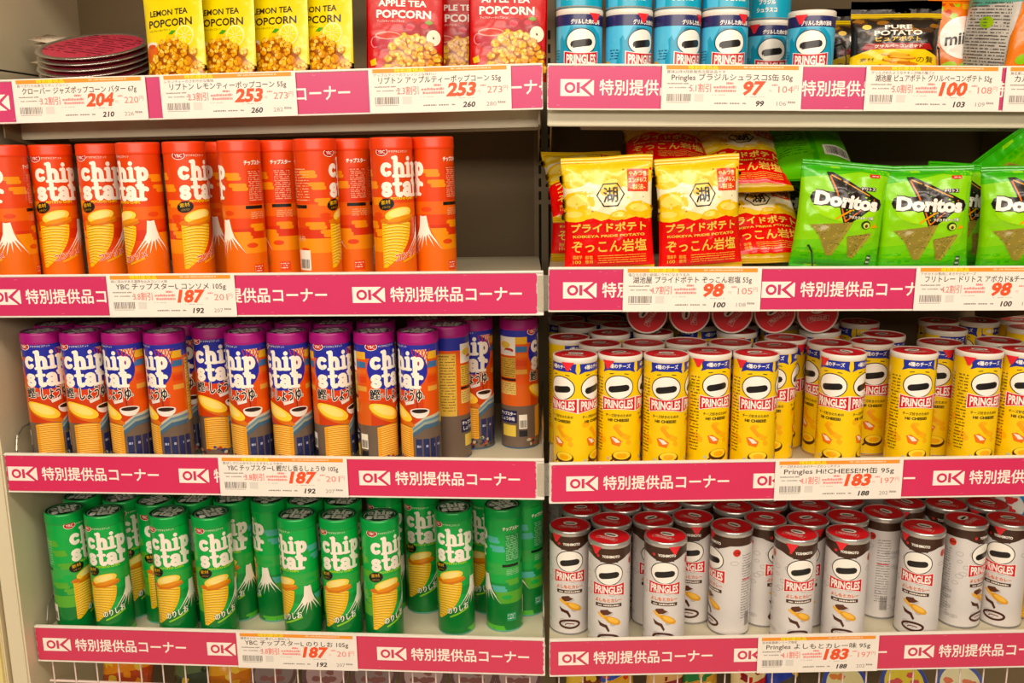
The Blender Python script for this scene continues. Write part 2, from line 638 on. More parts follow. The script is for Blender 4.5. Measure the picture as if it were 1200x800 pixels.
        for k in range(15):
            A.dashes(130 * D, 174 * D, Y(.048 + k * .0031), .0016, '#f3b48c' if kind == 'orange' else '#a8dcb0', 5, k, .8)
        A.rect(118 * D, Y(.104), 172 * D, Y(.099), P['bar'], 5)
        for k in range(4):
            A.dashes(130 * D, 174 * D, Y(.110 + k * .003), .0015, '#f3b48c' if kind == 'orange' else '#a8dcb0', 5, 40 + k, .8)
        for k in range(12):
            A.dashes(-172 * D, -115 * D, Y(.046 + k * .0042), .0018, '#f3b48c' if kind == 'orange' else '#a8dcb0', 5, 60 + k, .7)
        A.rect(-172 * D, Y(.104), -125 * D, Y(.099), P['bar'], 6)
        A.text('多田', -150 * D, Y(.150), .008, '#f3c8a8', 5)
        A.rect(-165 * D, Y(.199), -122 * D, Y(.168), '#f2ead8', 6)
        A.barcode(-160 * D, Y(.196), -127 * D, Y(.182), 7)
        A.rect(130 * D, Y(.205), 160 * D, Y(.19), P['bg'] if kind == 'orange' else '#3a9e74', 5)
        for k in range(3):
            A.dashes(132 * D, 158 * D, Y(.194 + k * .0035), .0016, cream, 6, 90 + k, .7)
    else:
        A.rect(-62 * D, Y(.118), 62 * D, Y(.093), '#d8441c', 4)
        A.text('鰹', -49 * D, Y(.0990), .0185, '#15110e', 6, w=.0160, bold=.025, outline=cream, ow=.05)
        A.text('だし', -29 * D, Y(.1010), .0085, '#15110e', 6, w=.0090, bold=.02, outline=cream, ow=.06)
        A.text('しょうゆ', 20 * D, Y(.1000), .0235, '#15110e', 6, w=.0420, bold=.028, outline=cream, ow=.05)
        A.text('味', 60 * D, Y(.103), .006, '#15110e', 6, outline=cream, ow=.08)
        A.poly([(5 * D, Y(.112)), (35 * D, Y(.108)), (35 * D, Y(.113)), (8 * D, Y(.117))], '#e8e2dc', 6)
        A.rect(-W, Y(.15), -60 * D, Y(.112), '#d5622a', 2)
        # chips
        A.rect(-62 * D, Y(.150), 60 * D, Y(.112), '#c8421c', 5)
        A.ell(-14 * D, Y(.1385), .030, .0062, '#d8741c', 6, 20, rot=-.42)
        A.ell(-20 * D, Y(.1285), .0285, .0105, '#ffd04c', 7, 24, rot=-.42)
        A.ell(-22 * D, Y(.1265), .021, .0068, '#ffe080', 8, 20, rot=-.42)
        chip_stack(A, 0, -46 * D, 28 * D, Y(.1535), Y(.2065), 6, taper=False, dark='#b8641c', mid='#f0a83c', lt='#ffd878')
        # soy sauce bowl
        A.poly(arc(50 * D, Y(.126), .0155, .0115, 180, 360), '#efe6da', 7)
        A.ell(50 * D, Y(.1255), .0155, .0048, '#efe6da', 8, 20)
        A.ell(50 * D, Y(.1255), .0130, .0034, '#2b120a', 9, 20)
        A.line([(43 * D, Y(.105)), (44 * D, Y(.12))], .0012, '#5a2412', 9)
        # old street: roofs and curtains
        for k, c in enumerate(('#c2bca4', '#66869a', '#9aa290', '#44647c')):
            A.poly([(28 * D, Y(.150 + k * .004)), (62 * D, Y(.136 + k * .004)), (116 * D, Y(.131 + k * .005)), (116 * D, Y(.138 + k * .005)), (62 * D, Y(.143 + k * .004)), (28 * D, Y(.157 + k * .004))], c, 5)
        for k in range(4):
            A.rect((36 + 21 * k) * D, 0.010, (53 + 21 * k) * D, Y(.172), '#232a58', 6)
            A.dashes((39 + 21 * k) * D, (50 + 21 * k) * D, Y(.186), .0045, '#a8a8c0', 7, k, .8)
        rg = random.Random(5)
        for k in range(40):
            A.poly(blob(rg.uniform(-75, 100) * D, rg.uniform(.004, .024), .003, .0026, rg, 7, .3), rg.choice(('#2c3f2c', '#b03a2c', '#3c4c7c', '#c8b890', '#222a3c', '#7c8c5c')), 8)
        A.rect(-W, 0, W, .0018, '#2c5c7c', 9)
        # back panel: photo, facts, lettering
        for s in (-1,):
            c = -138
            A.rect((c - 30) * D, Y(.062), (c + 30) * D, Y(.030), '#f3ead8', 4)
            A.ell((c - 5) * D, Y(.044), .010, .006, '#e8c24c', 5, 16)
            A.ell((c + 8) * D, Y(.053), .009, .004, '#b03020', 5, 16)
            A.ell((c + 2) * D, Y(.056), .010, .003, '#e6e2e0', 6, 16)
            A.rect((c - 30) * D, Y(.100), (c + 30) * D, Y(.066), '#d8b050', 4)
            for k in range(9):
                A.dashes((c - 28) * D, (c + 28) * D, Y(.070 + k * .0035), .0016, '#6a5020', 5, k, .8)
            A.rect((c - 30) * D, Y(.106), (c + 30) * D, Y(.102), '#101018', 5)
            A.rect((c - 30) * D, Y(.130), (c + 30) * D, Y(.108), '#e0c070', 4)
            for k in range(5):
                A.dashes((c - 28) * D, (c + 28) * D, Y(.112 + k * .0038), .0016, '#8a6a30', 5, 20 + k, .7)
            A.rect((c - 32) * D, Y(.180), (c + 32) * D, Y(.158), '#1d1f4c', 5)
            A.text('チップスター', c * D, Y(.164), .007, '#f4eeee', 6, w=.032, bold=.04)
            A.text('しょうゆ味', c * D, Y(.173), .0075, '#f4eeee', 6, w=.028, bold=.03)
            A.rect((c - 20) * D, Y(.204), (c + 28) * D, Y(.184), '#e2c458', 5)
        A.rect(-100 * D, Y(.190), -75 * D, Y(.165), '#f2ead8', 6)
        A.barcode(-98 * D, Y(.188), -77 * D, Y(.175), 7)
        A.rect(-100 * D, Y(.204), -75 * D, Y(.193), '#181c24', 6)
        A.rect(118 * D, Y(.15), 178 * D, Y(.045), '#d8b050', 4)
        for k in range(20):
            A.dashes(121 * D, 175 * D, Y(.05 + k * .0048), .0018, '#6a4a20', 5, 50 + k, .8)
    return A


def tube_meshes(kind):
    A = chip_tube_art(kind)
    fn, nrm = cyl_maps(TR)
    core = lathe_bm([(0, 0.0006), (TR - .001, 0.0), (TR, 0.0012), (TR, 0.004)], 32)
    base = {'orange': '#e8700f', 'green': '#1d8a4a', 'blue': '#2c5c7c'}[kind]
    me = A.bake('tube_body', fn, nrm, cyl_cuts(TR), (), [(core, base)])
    # lid
    lc, lt = {'orange': ('#e4450e', '#e24a12'), 'green': ('#0ea048', '#0a4f2a'), 'blue': ('#a01c72', '#5a1c48')}[kind]
    R2 = TR + .0007
    z = TH
    lid = lathe_bm([(R2 - .0006, z - .001), (R2, z), (R2 + .0004, z + .002), (R2, z + .004), (R2, z + .0145), (R2 - .0004, z + .0165), (R2 - .0016, z + .0178), (R2 - .0026, z + .018)], 40)
    topd = lathe_bm([(R2 - .0026, z + .018), (R2 - .0034, z + .0162), (0, z + .0162)], 40)
    L = Art()
    ink = {'orange': '#f0c8a0', 'green': '#eef4e8', 'blue': '#f0e4ea'}[kind]
    slab(L, 'chip', -.021, .021, .003, .0125, ink, 1, .0046)
    slab(L, 'star', -.021, .021, -.0150, .0125, ink, 1, .0046)
    L.line(arc(0, 0, .0262, .0262, 0, 360, 28), .0006, ink, 1)
    lm = L.bake('tube_lid', lambda x, y, q: (x, y, z + .0162 + q * .0002), lambda x, y: (0, 0, 1), (), (), [(lid, lc), (topd, lt)])
    return me, lm


def make_tube(kind):
    me, lm = tube_meshes(kind)
    r = root('potato_chip_tube')
    mat = M['foil_tube'] if kind == 'green' else M['tube']
    mesh_obj('body', me, mat, r)
    lid = mesh_obj('lid', lm, mat if kind == 'green' else M['lid'], r)
    return r


def bow(A, cx, cy, w, h, L, ang=0):
    """red bow shaped name plate"""
    def mid(x):
        return 1 - .22 * (1 - (2 * x / w) ** 2)
    n = 10
    for s, c, k in ((1.07, '#fff4ea', 0), (1.0, '#d3202a', 1)):
        ww, hh = w * (1 + (s - 1) * .7), h * (1 + (s - 1) * 1.6)
        pts = [(cx - ww / 2 + ww * q / n, cy + hh / 2 * mid(-w / 2 + w * q / n) - .0) for q in range(n + 1)]
        pts += [(cx + ww / 2 - ww * q / n, cy - hh / 2 * mid(w / 2 - w * q / n) + .0016 * (1 - (1 - 2 * q / n) ** 2)) for q in range(n + 1)]
        A.poly(pts, c, L + k)
    A.text('PRINGLES', cx, cy + .0005, h * .98, '#fff4ea', L + 2, w=w * .88, bold=.035, warp=lambda x, y: (x, y * mid(x)))


def plain_emblem(A, cx, cy, rx, ry, L):
    """plain oval badge with a plain dark bar"""
    A.ell(cx, cy, rx * 1.07, ry * 1.08, '#2a2624', L, 28)
    A.ell(cx, cy, rx, ry, '#fdf6ea', L + 1, 28)
    bw, bh = rx * 1.05, ry * .58
    A.line([(cx - bw / 2, cy - ry * .22), (cx + bw / 2, cy - ry * .05)], bh, '#1a1614', L + 2)


def crisp_can_art(kind):
    A = Art()
    R, H = CR, CH
    D = math.pi / 180 * R
    W = math.pi * R

    def Y(d):
        return H - d
    if kind == 'cheese':
        A.rect(-W, 0, W, H, '#f8ce0e', 0)
        rg = random.Random(8)
        for k in range(26):
            a, y = rg.uniform(-170, 170), rg.uniform(.02, .085)
            A.poly(blob(a * D, y, rg.uniform(.004, .009), rg.uniform(.003, .007), rg, 10, .2), rg.choice(('#f4b40c', '#f7cc2c')), 1)
        for c in (0, 93, -172):
            # pennant
            A.poly([((c - 42) * D, Y(.0015)), ((c + 42) * D, Y(.0015)), ((c + 40) * D, Y(.0125)), ((c + 44) * D, Y(.0185)), ((c + 28) * D, Y(.0145)), ((c - 28) * D, Y(.0145)), ((c - 44) * D, Y(.0185)), ((c - 40) * D, Y(.0125))], '#22309a', 3)
            A.text('4種のチーズ', c * D, Y(.0075), .0075, '#fdf6ea', 4, w=.036, bold=.035)
            A.line([((c - 24) * D, Y(.0205)), ((c - 14) * D, Y(.0195))], .0012, '#2a2624', 4)
            A.line([((c + 14) * D, Y(.0195)), ((c + 24) * D, Y(.0205))], .0012, '#2a2624', 4)
            plain_emblem(A, c * D, Y(.0415), .0225, .0182, 3)
            bow(A, c * D, Y(.0695), .054, .0225, 6)
            A.text('チーズ好きのための', c * D, Y(.088), .0056, '#2a1c10', 4, w=.042, bold=.02)
            A.text('Hi! CHEESE!', c * D, Y(.0955), .0062, '#2a1c10', 4, w=.034, bold=.04)
            # food
            A.poly([((c - 14) * D, Y(.108)), ((c - 6) * D, Y(.104)), ((c + 16) * D, Y(.120)), ((c + 6) * D, Y(.123))], '#f2a51c', 4)
            A.poly([((c - 22) * D, Y(.124)), ((c - 10) * D, Y(.122)), ((c + 10) * D, Y(.130)), ((c + 4) * D, Y(.139)), ((c - 16) * D, Y(.136))], '#e8761c', 4)
            A.poly([((c - 18) * D, Y(.124)), ((c - 4) * D, Y(.126)), ((c + 6) * D, Y(.132)), ((c - 6) * D, Y(.133))], '#f3ead8', 5)
            A.poly([((c + 0) * D, Y(.114)), ((c + 22) * D, Y(.118)), ((c + 30) * D, Y(.126)), ((c + 12) * D, Y(.126))], '#f7b531', 4)
            A.ell((c + 10) * D, Y(.156), .0165, .0100, '#4a2410', 4, 22)
            A.line([((c - 18) * D, Y(.164)), ((c - 8) * D, Y(.158))], .003, '#4a2410', 4)
            A.ell((c + 10) * D, Y(.1535), .0140, .0072, '#fbd648', 5, 22)
            A.poly(arc((c + 10) * D, Y(.1545), .0085, .0045, 0, 330, 12), '#f2b020', 6)
            A.ell((c - 26) * D, Y(.160), .0026, .0026, '#b8c0c0', 5, 10)
        for k in range(24):
            A.dashes(-74 * D, -46 * D, Y(.030 + k * .0052), .0022, '#5a4408', 4, k, .8)
        for k in range(24):
            A.dashes(-126 * D, -88 * D, Y(.030 + k * .0052), .0022, '#5a4408', 4, 30 + k, .75)
        A.rect(132 * D, Y(.15), 150 * D, Y(.115), '#f4efe2', 4)
        A.barcode(134 * D, Y(.148), 148 * D, Y(.118), 5)
        A.rect(-W, 0, W, .0015, '#e0a010', 5)
    elif kind == 'curry':
        A.rect(-W, 0, W, H, '#ded8d4', 0)
        rg = random.Random(4)
        for k in range(46):
            a, y = rg.uniform(-176, 176), rg.uniform(.006, .150)
            x = a * D
            A.line([(x + px, y + py) for px, py in arc(0, 0, rg.uniform(.004, .007), rg.uniform(.0025, .004), 0, 360, 10)], .0006, '#9c9896', 1)
            if rg.random() < .5:
                A.ell(x, y, .004, .002, '#c0bcba', 1, 10)
        # brown shoulder with a curved lower border
        pts = [(-W, H), (-W, Y(.016))]
        for q in range(0, 61):
            a = -180 + 6 * q
            pts.append((a * D, Y(.016 + .010 * max(0, math.cos(math.radians(a * 1.6))) * (abs(a) < 56))))
        pts += [(W, H)]
        A.poly(pts, '#3f2416', 2)
        A.text('YOSHIMOTO', 5 * D, Y(.0145), .0062, '#fdf6ea', 3, w=.030, bold=.04)
        A.ell(-31 * D, Y(.0145), .0026, .0026, '#d8302a', 3, 10)
        A.line([(-24 * D, Y(.0245)), (-14 * D, Y(.0235))], .0013, '#2a2624', 4)
        A.line([(14 * D, Y(.0235)), (24 * D, Y(.0245))], .0013, '#2a2624', 4)
        plain_emblem(A, 0, Y(.0455), .0230, .0185, 3)
        bow(A, 0, Y(.0740), .054, .0225, 6)
        A.text('よしもとカレー', 0, Y(.0925), .0072, '#e2702a', 4, w=.046, bold=.045)
        A.rect(-37 * D, Y(.1045), 37 * D, Y(.0985), '#43281a', 4)
        A.dashes(-30 * D, 30 * D, Y(.1028), .0026, '#f4e8d8', 5, 3, .85, .0034)
        A.poly(blob(-8 * D, Y(.114), .0095, .0048, random.Random(2), 10, .25), '#5a2a18', 4)
        A.ell(12 * D, Y(.129), .0150, .0062, '#e2a032', 4, 20, rot=-.45)
        A.ell(13 * D, Y(.128), .0105, .0038, '#f4c054', 5, 18, rot=-.45)
        A.ell(-14 * D, Y(.122), .012, .0030, '#f0b448', 4, 18, rot=-.55)
        A.poly([(-30 * D, Y(.130)), (-18 * D, Y(.1345)), (-4 * D, Y(.137)), (4 * D, Y(.147)), (0, Y(.150)), (-8 * D, Y(.142)), (-24 * D, Y(.139))], '#4a2014', 4)
        A.line(arc(0, Y(.162), .0172, .0072, 0, 360, 26), .0038, '#4a2014', 4)
        A.line(arc(1 * D, Y(.163), .008, .0022, 30, 200, 8), .0016, '#7a3a20', 4)
        A.ell(75 * D, Y(.028), .0066, .0066, '#c8281c', 4, 18)
        A.dashes(68 * D, 82 * D, Y(.0295), .003, '#3a140c', 5, 8, .95)
        A.ell(-92 * D, Y(.026), .0066, .0066, '#d8402a', 4, 18)
        A.dashes(-100 * D, -84 * D, Y(.027), .0025, '#3a140c', 5, 7, .9)
        for k in range(25):
            A.dashes(92 * D, 128 * D, Y(.034 + k * .0048), .0015, '#77716c', 4, k, .85, .0016)
            A.dashes(-150 * D, -92 * D, Y(.040 + k * .0048), .0015, '#77716c', 4, 60 + k, .75, .0016)
        A.line([(96 * D, Y(.078)), (124 * D, Y(.078))], .0022, '#e05a6a', 5)
        A.barcode(108 * D, Y(.165), 128 * D, Y(.140), 5, 3, '#8a8480')
        A.rect(-W, 0, W, .0014, '#8c8a90', 5)
    return A


def small_can_art():
    A = Art()
    R, H = CR, .0975
    D = math.pi / 180 * R
    W = math.pi * R

    def Y(d):
        return H - d
    A.rect(-W, 0, W, H, '#5cc0e4', 0)
    rg = random.Random(9)
    A.poly([(-70 * D, 0), (-66 * D, Y(.060)), (-58 * D, Y(.050)), (-60 * D, Y(.036)), (-52 * D, Y(.030)), (-46 * D, Y(.038)), (-38 * D, Y(.030)), (-28 * D, Y(.018)), (30 * D, Y(.018)), (52 * D, Y(.03)), (60 * D, Y(.05)), (70 * D, 0)], '#1f9cc0', 1)
    A.rect(100 * D, 0, W, H, '#1fa6c4', 1)
    A.rect(-W, 0, -120 * D, H, '#1fa6c4', 1)
    A.rect(-W, Y(.0165), W, H, '#26275e', 3)
    A.text('グリルした肉の旨味', 12 * D, Y(.0115), .0075, '#fdf6ea', 4, w=.048, bold=.04)
    A.line([(-28 * D, Y(.026)), (-16 * D, Y(.0205)), (-4 * D, Y(.0215))], .002, '#0f7ea4', 3)
    plain_emblem(A, 0, Y(.040), .0228, .0180, 3)
    bow(A, 0, Y(.0655), .053, .0225, 6)
    A.poly([(-24 * D, 0), (-20 * D, .010), (0, .0125), (20 * D, .010), (24 * D, 0)], '#0f7ea4', 4)
    A.ell(-100 * D, .022, .011, .009, '#e9b240', 4, 16)
    A.ell(-84 * D, .012, .010, .008, '#b0562a', 4, 16)
    for k in range(4):
        A.dashes(-88 * D, -62 * D, .045 - k * .004, .0018, '#0c3c6c', 4, k, .8)
    A.rect(-84 * D, .006, -66 * D, .020, '#e8eef0', 5)
    A.barcode(-82 * D, .008, -68 * D, .018, 6, 4)
    A.text('ブラジル', 145 * D, .026, .0085, '#fdf6ea', 4, w=.026, bold=.05)
    A.text('シュラスコ', 145 * D, .014, .0085, '#fdf6ea', 4, w=.032, bold=.05)
    A.rect(118 * D, .052, 172 * D, .036, '#26275e', 4)
    return A


def make_can(kind):
    fn, nrm = cyl_maps(CR)
    H = .0975 if kind == 'small' else CH
    A = small_can_art() if kind == 'small' else crisp_can_art(kind)
    core = lathe_bm([(0, 0.0014), (CR - .0025, 0.0014), (CR - .001, 0.0), (CR + .0004, 0.0006), (CR + .0004, 0.0022), (CR, 0.0028)], 36)
    me = A.bake('can_body', fn, nrm, cyl_cuts(CR), (), [(core, '#8c8880')])
    r = root('potato_crisp_can')
    mesh_obj('body', me, M['tube'], r)
    z = H
    rim = lathe_bm([(CR, z - .0012), (CR + .0006, z - .0004), (CR + .0008, z + .004), (CR + .0006, z + .0072), (CR - .0003, z + .0080), (CR - .0014, z + .0080), (CR - .0020, z + .0074), (CR - .0022, z + .0070)], 44)
    mesh_obj('rim', rim, M['rim'] if kind == 'curry' else M['rail'], r, True)
    disc = lathe_bm([(CR - .0021, z + .0069), (0, z + .0069)], 40)
    S = Art()
    plain_emblem(S, 0, .0065, .0125, .0075, 1)
    S.poly([(-.019, -.006), (-.010, -.0035), (.010, -.0035), (.019, -.006), (.0175, -.0165), (.009, -.0135), (-.009, -.0135), (-.0175, -.0165)], '#e6a49c', 1)
    S.poly([(-.018, -.0068), (-.010, -.0045), (.010, -.0045), (.018, -.0068), (.0167, -.0155), (.009, -.0125), (-.009, -.0125), (-.0167, -.0155)], '#c01c24', 2)
    S.text('PRINGLES', 0, -.0088, .0085, '#efb8b0', 3, w=.030, bold=.04)
    sm = S.bake('can_seal', lambda x, y, q: (x, y, z + .0069 + q * .00015), lambda x, y: (0, 0, 1), (), (), [(disc, '#da2a30')])
    mesh_obj('seal', sm, M['lid'], r)
    # red pull tab folded down over the wall
    T = Art()
    T.poly([(-.0105, z + .001), (.0105, z + .001), (.0055, z - .006), (.002, z - .0125), (-.002, z - .0125), (-.0055, z - .006)], '#e8363c', 9)
    tm = T.bake('can_tab', fn, nrm, cyl_cuts(CR), ())
    mesh_obj('pull_tab', tm, M['lid'], r)
    return r

# ---------------------------------------------------------------- the fixture: two bays meeting at an upright at x = 0
BY = (0.0505, 0.0536)
S = 0.0672
Z = (1.7287, 1.4242, 1.1236, 0.8002)
DY = (0.0326, -0.0304, -0.0137, 0.0115)
ZR = (-0.0008, 0.0051, -0.0066, -0.0016)
SL = ((.0119, .0078, .0059, .0068), (-.0141, -.0107, -.0023, -.002))
LIP = 0.025


def deck_z(b, row, x, y=.1):
    th = BY[1] if b else -BY[0]
    t = x * math.cos(th) + (y - DY[row]) * math.sin(th)
    return Z[row] + (ZR[row] if b else 0) + t * math.sin(math.atan(SL[b][row])) - LIP / math.cos(SL[b][row])


def bay_matrix(b, row):
    m = Matrix.Translation((0, DY[row], Z[row] + (ZR[row] if b else 0)))
    return m @ Matrix.Rotation(BY[1] if b else -BY[0], 4, 'Z') @ Matrix.Rotation(-math.atan(SL[b][row]), 4, 'Y')


def bayrange(b):
    return (-0.9, -0.004) if b == 0 else (0.004, 0.9)


def add_deck(bm, b, x0, x1, y0, y1, z0, z1, inset=.030):
    """shelf plate; its inner end is cut back towards the rear so the two turned bays clear each other"""
    xs0, xs1 = x0, x1
    xb0, xb1 = (x0, x1 - inset) if b == 0 else (x0 + inset, x1)
    p = [(xs0, y0), (xs1, y0), (xb1, y1), (xb0, y1)]
    lo = [bm.verts.new((x, y, z0)) for x, y in p]
    hi = [bm.verts.new((x, y, z1)) for x, y in p]
    bm.faces.new(lo[::-1])
    bm.faces.new(hi)
    for k in range(4):
        bm.faces.new((lo[k], lo[(k + 1) % 4], hi[(k + 1) % 4], hi[k]))


# setting -------------------------------------------------------
def structure(name, bm, mat):
    o = mesh_obj(name, bm, mat)
    o['kind'] = 'structure'
    return o


structure('floor', box_bm((-2.2, -3.6, -0.05), (2.2, 0.8, 0.0)), M['floor'])
structure('ceiling', box_bm((-2.2, -3.6, 3.0), (2.2, 0.8, 3.05)), M['ceil'])
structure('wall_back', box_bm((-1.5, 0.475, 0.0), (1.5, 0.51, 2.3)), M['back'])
# end panel on the left, turned with its bay
wl = structure('wall_left', box_bm((-0.030, -0.030, 0.0), (0.0, 0.475, 2.3), 0.003), M['side'])
wl.location = (-0.901, 0.055, 0)
wl.rotation_euler = (0, 0, 0.03)
wl2 = structure('trim_1', box_bm((-0.5, 0.0, 0.0), (-0.034, 0.45, 2.3), 0.002), M['side2'])
wl2.location = (-0.901, 0.02, 0)
wl3 = structure('trim_2', box_bm((-0.046, -0.006, 0.0), (-0.038, 0.0, 2.3)), mat_plain('yellow_edge_band', '#e8d489', 0.4, spot=.02))
wl3.location = (-0.901, 0.02, 0)

up = root('shelving_upright', (0, 0.455, 0))
tag(up, 'slotted brown steel upright between the two shelf bays', 'upright')
bm = bmesh.new()
add_box(bm, (-0.021, 0.006, 0.0), (0.021, 0.019, 2.3), .001)
mesh_obj('post', bm, M['brown'], up)
slot_me = None
for k in range(26):
    for s in (-1, 1):
        if slot_me is None:
            sb = box_bm((-.0026, -.001, -.0085), (.0026, .002, .0085), .0008)
            so = mesh_obj('slot', sb, M['slot'], up)
            slot_me = so.data
        else:
            so = bpy.data.objects.new('slot', slot_me)
            COL.objects.link(so)
            so.parent = up
        so.location = (s * .0095, .0058, 1.36 + k * .0255 - (0.52 if k > 18 else 0))

# shelves -------------------------------------------------------
SHELF_NAMES = ('top', 'upper', 'middle', 'lower')
BAY_NAMES = ('left', 'right')
for b in (0, 1):
    x0, x1 = bayrange(b)
    for row in range(4):
        r = root('display_shelf')
        r.matrix_world = bay_matrix(b, row)
        tag(r, 'cream steel shelf board, %s one in the %s bay' % (SHELF_NAMES[row] if row != 3 else 'lowest', BAY_NAMES[b]), 'shelf', 'steel shelves')
        back = 0.425
        bm = bmesh.new()
        if row == 0:
            rc = 0.075 if b == 0 else 0.02
            add_deck(bm, b, x0, x1, 0.012, back, -LIP - .012, -LIP)
            add_box(bm, (x0 + .002, rc, -.0905), (x1 - .008 if b == 0 else x1, rc + .02, -LIP - .010), .0015)
            add_box(bm, (x0 + .06, rc + .07, -.094), (x1 - .012, rc + .085, -LIP - .010), .0015)
        else:
            add_deck(bm, b, x0, x1, 0.012, back, -LIP - .014, -LIP)
            add_box(bm, (x0 + .01, 0.014, -.055), (x1 - .01, .026, -LIP - .010), .001)
            add_box(bm, (x0 + .04, back - .02, -.050), (x1 - .04, back, -LIP - .010), .001)
        mesh_obj('deck', bm, M['deck'], r)
        # price rail: thin plate with top and bottom lips
        bm = bmesh.new()
        add_box(bm, (x0, 0.0, -S + .001), (x1, 0.0045, 0.0005), .0006)
        add_box(bm, (x0, -0.0024, -.0028), (x1, 0.0045, 0.0), .0006)
        add_box(bm, (x0, -0.0024, -S), (x1, 0.0045, -S + .0022), .0006)
        add_box(bm, (x0, 0.0035, -LIP - .011), (x1, 0.0125, -LIP - .004), .0004)
        mesh_obj('price_rail', bm, M['rail'], r)
        for s, bend in ((x0 + .018 if b == 0 else x1 - .018, 0), (x1 - .006 if b == 0 else x0 + .006, -.026 if b == 0 else .026)):
            bm = bmesh.new()
            yz = [(.03, -LIP - .012), (back, -LIP - .012), (back, -.15), (back - .05, -.15), (.03, -.062 if row else -.088)]
            vs = [[bm.verts.new((s + q + bend * y / back, y, z)) for y, z in yz] for q in (-.0012, .0012)]
            bm.faces.new(vs[0])
            bm.faces.new(vs[1][::-1])
            for k in range(5):
                bm.faces.new((vs[0][k], vs[1][k], vs[1][(k + 1) % 5], vs[0][(k + 1) % 5]))
            bmesh.ops.recalc_face_normals(bm, faces=bm.faces)
            mesh_obj('bracket', bm, M['brown'], r)
        if row >= 2:
            # row of raised divider sockets near the front edge
            bm = bmesh.new()
            n = int((x1 - x0) / .0125)
            for k in range(n):
                cx = x0 + .012 + k * .0125
                add_box(bm, (cx - .0035, .028, -LIP - .0005), (cx + .0035, .033, -LIP + .0003))
            o = mesh_obj('perforation', bm, M['rail'], r)
            o['kind'] = 'stuff'

r = root('display_shelf', (0, 0.03, 2.06))
tag(r, 'cream steel shelf board above the picture, roofing the top row', 'shelf', 'steel shelves')
for b in (0, 1):
    x0, x1 = bayrange(b)
    mesh_obj('deck', box_bm((x0, 0.02, -.035), (x1, .425, 0), .001), M['deck'], r)

# clear rail ends and their small clips at the middle upright
for row, xx in ((1, -.0010), (2, -.001), (3, -.001)):
    pass


# printed strips --------------------------------------------------
def ok_tag(A, x, y, w, h, pink, L):
    A.rect(x, y - h / 2, x + w, y + h / 2, '#fdf2e4', L)
    # letters
    A.ell(x + w * .285, y, w * .165, h * .33, pink, L + 1, 26)
    A.ell(x + w * .285, y, w * .092, h * .175, '#fdf2e4', L + 2, 22)
    A.rect(x + w * .485, y - h * .32, x + w * .575, y + h * .32, pink, L + 1)
    for s in (1, -1):
        A.poly([(x + w * .57, y - s * h * .02), (x + w * .90, y + s * h * .505), (x + w * 1.00, y + s * h * .505), (x + w * .72, y - s * h * .02)][::s], pink, L + 1)
        # keep the notch clean at the very edge
    A.poly([(x + w * .90, y + h * .5), (x + w * 1.004, y + h * .5), (x + w * 1.004, y + h * .44), (x + w * .98, y + h * .44)], pink, L + 1)
    A.poly([(x + w * .90, y - h * .5), (x + w * .98, y - h * .44), (x + w * 1.004, y - h * .44), (x + w * 1.004, y - h * .5)], pink, L + 1)


PINK = ('#cb4472', '#ce3a66', '#d63860', '#d2405e')
OK_STARTS = {(0, 0): (-.5585, -.2501, -.8975), (0, 1): (-.8793, -.5956, -.2962), (0, 2): (-.8965, -.6024, -.3021), (0, 3): (-.8869, -.5893, -.2902),
             (1, 0): (.0235, .3303, .62), (1, 1): (.026, .326, .6), (1, 2): (.0311, .3295, .6182), (1, 3): (.0191, .3154, .6052)}
STRIP_X = {(0, 0): (-.899, -.0045), (0, 1): (-.899, -.0135), (0, 2): (-.899, -.0165), (0, 3): (-.899, -.0060),
           (1, 0): (.0045, .899), (1, 1): (.0045, .899), (1, 2): (.0075, .899), (1, 3): (.0045, .899)}
OVER = {(0, 1): 'under the orange tubes', (0, 2): 'under the purple-lidded tubes', (0, 3): 'under the green tubes', (0, 0): 'under the popcorn pouches',
        (1, 0): 'under the short blue cans', (1, 1): 'under the red and green snack bags', (1, 2): 'under the yellow cans', (1, 3): 'under the white and brown cans'}
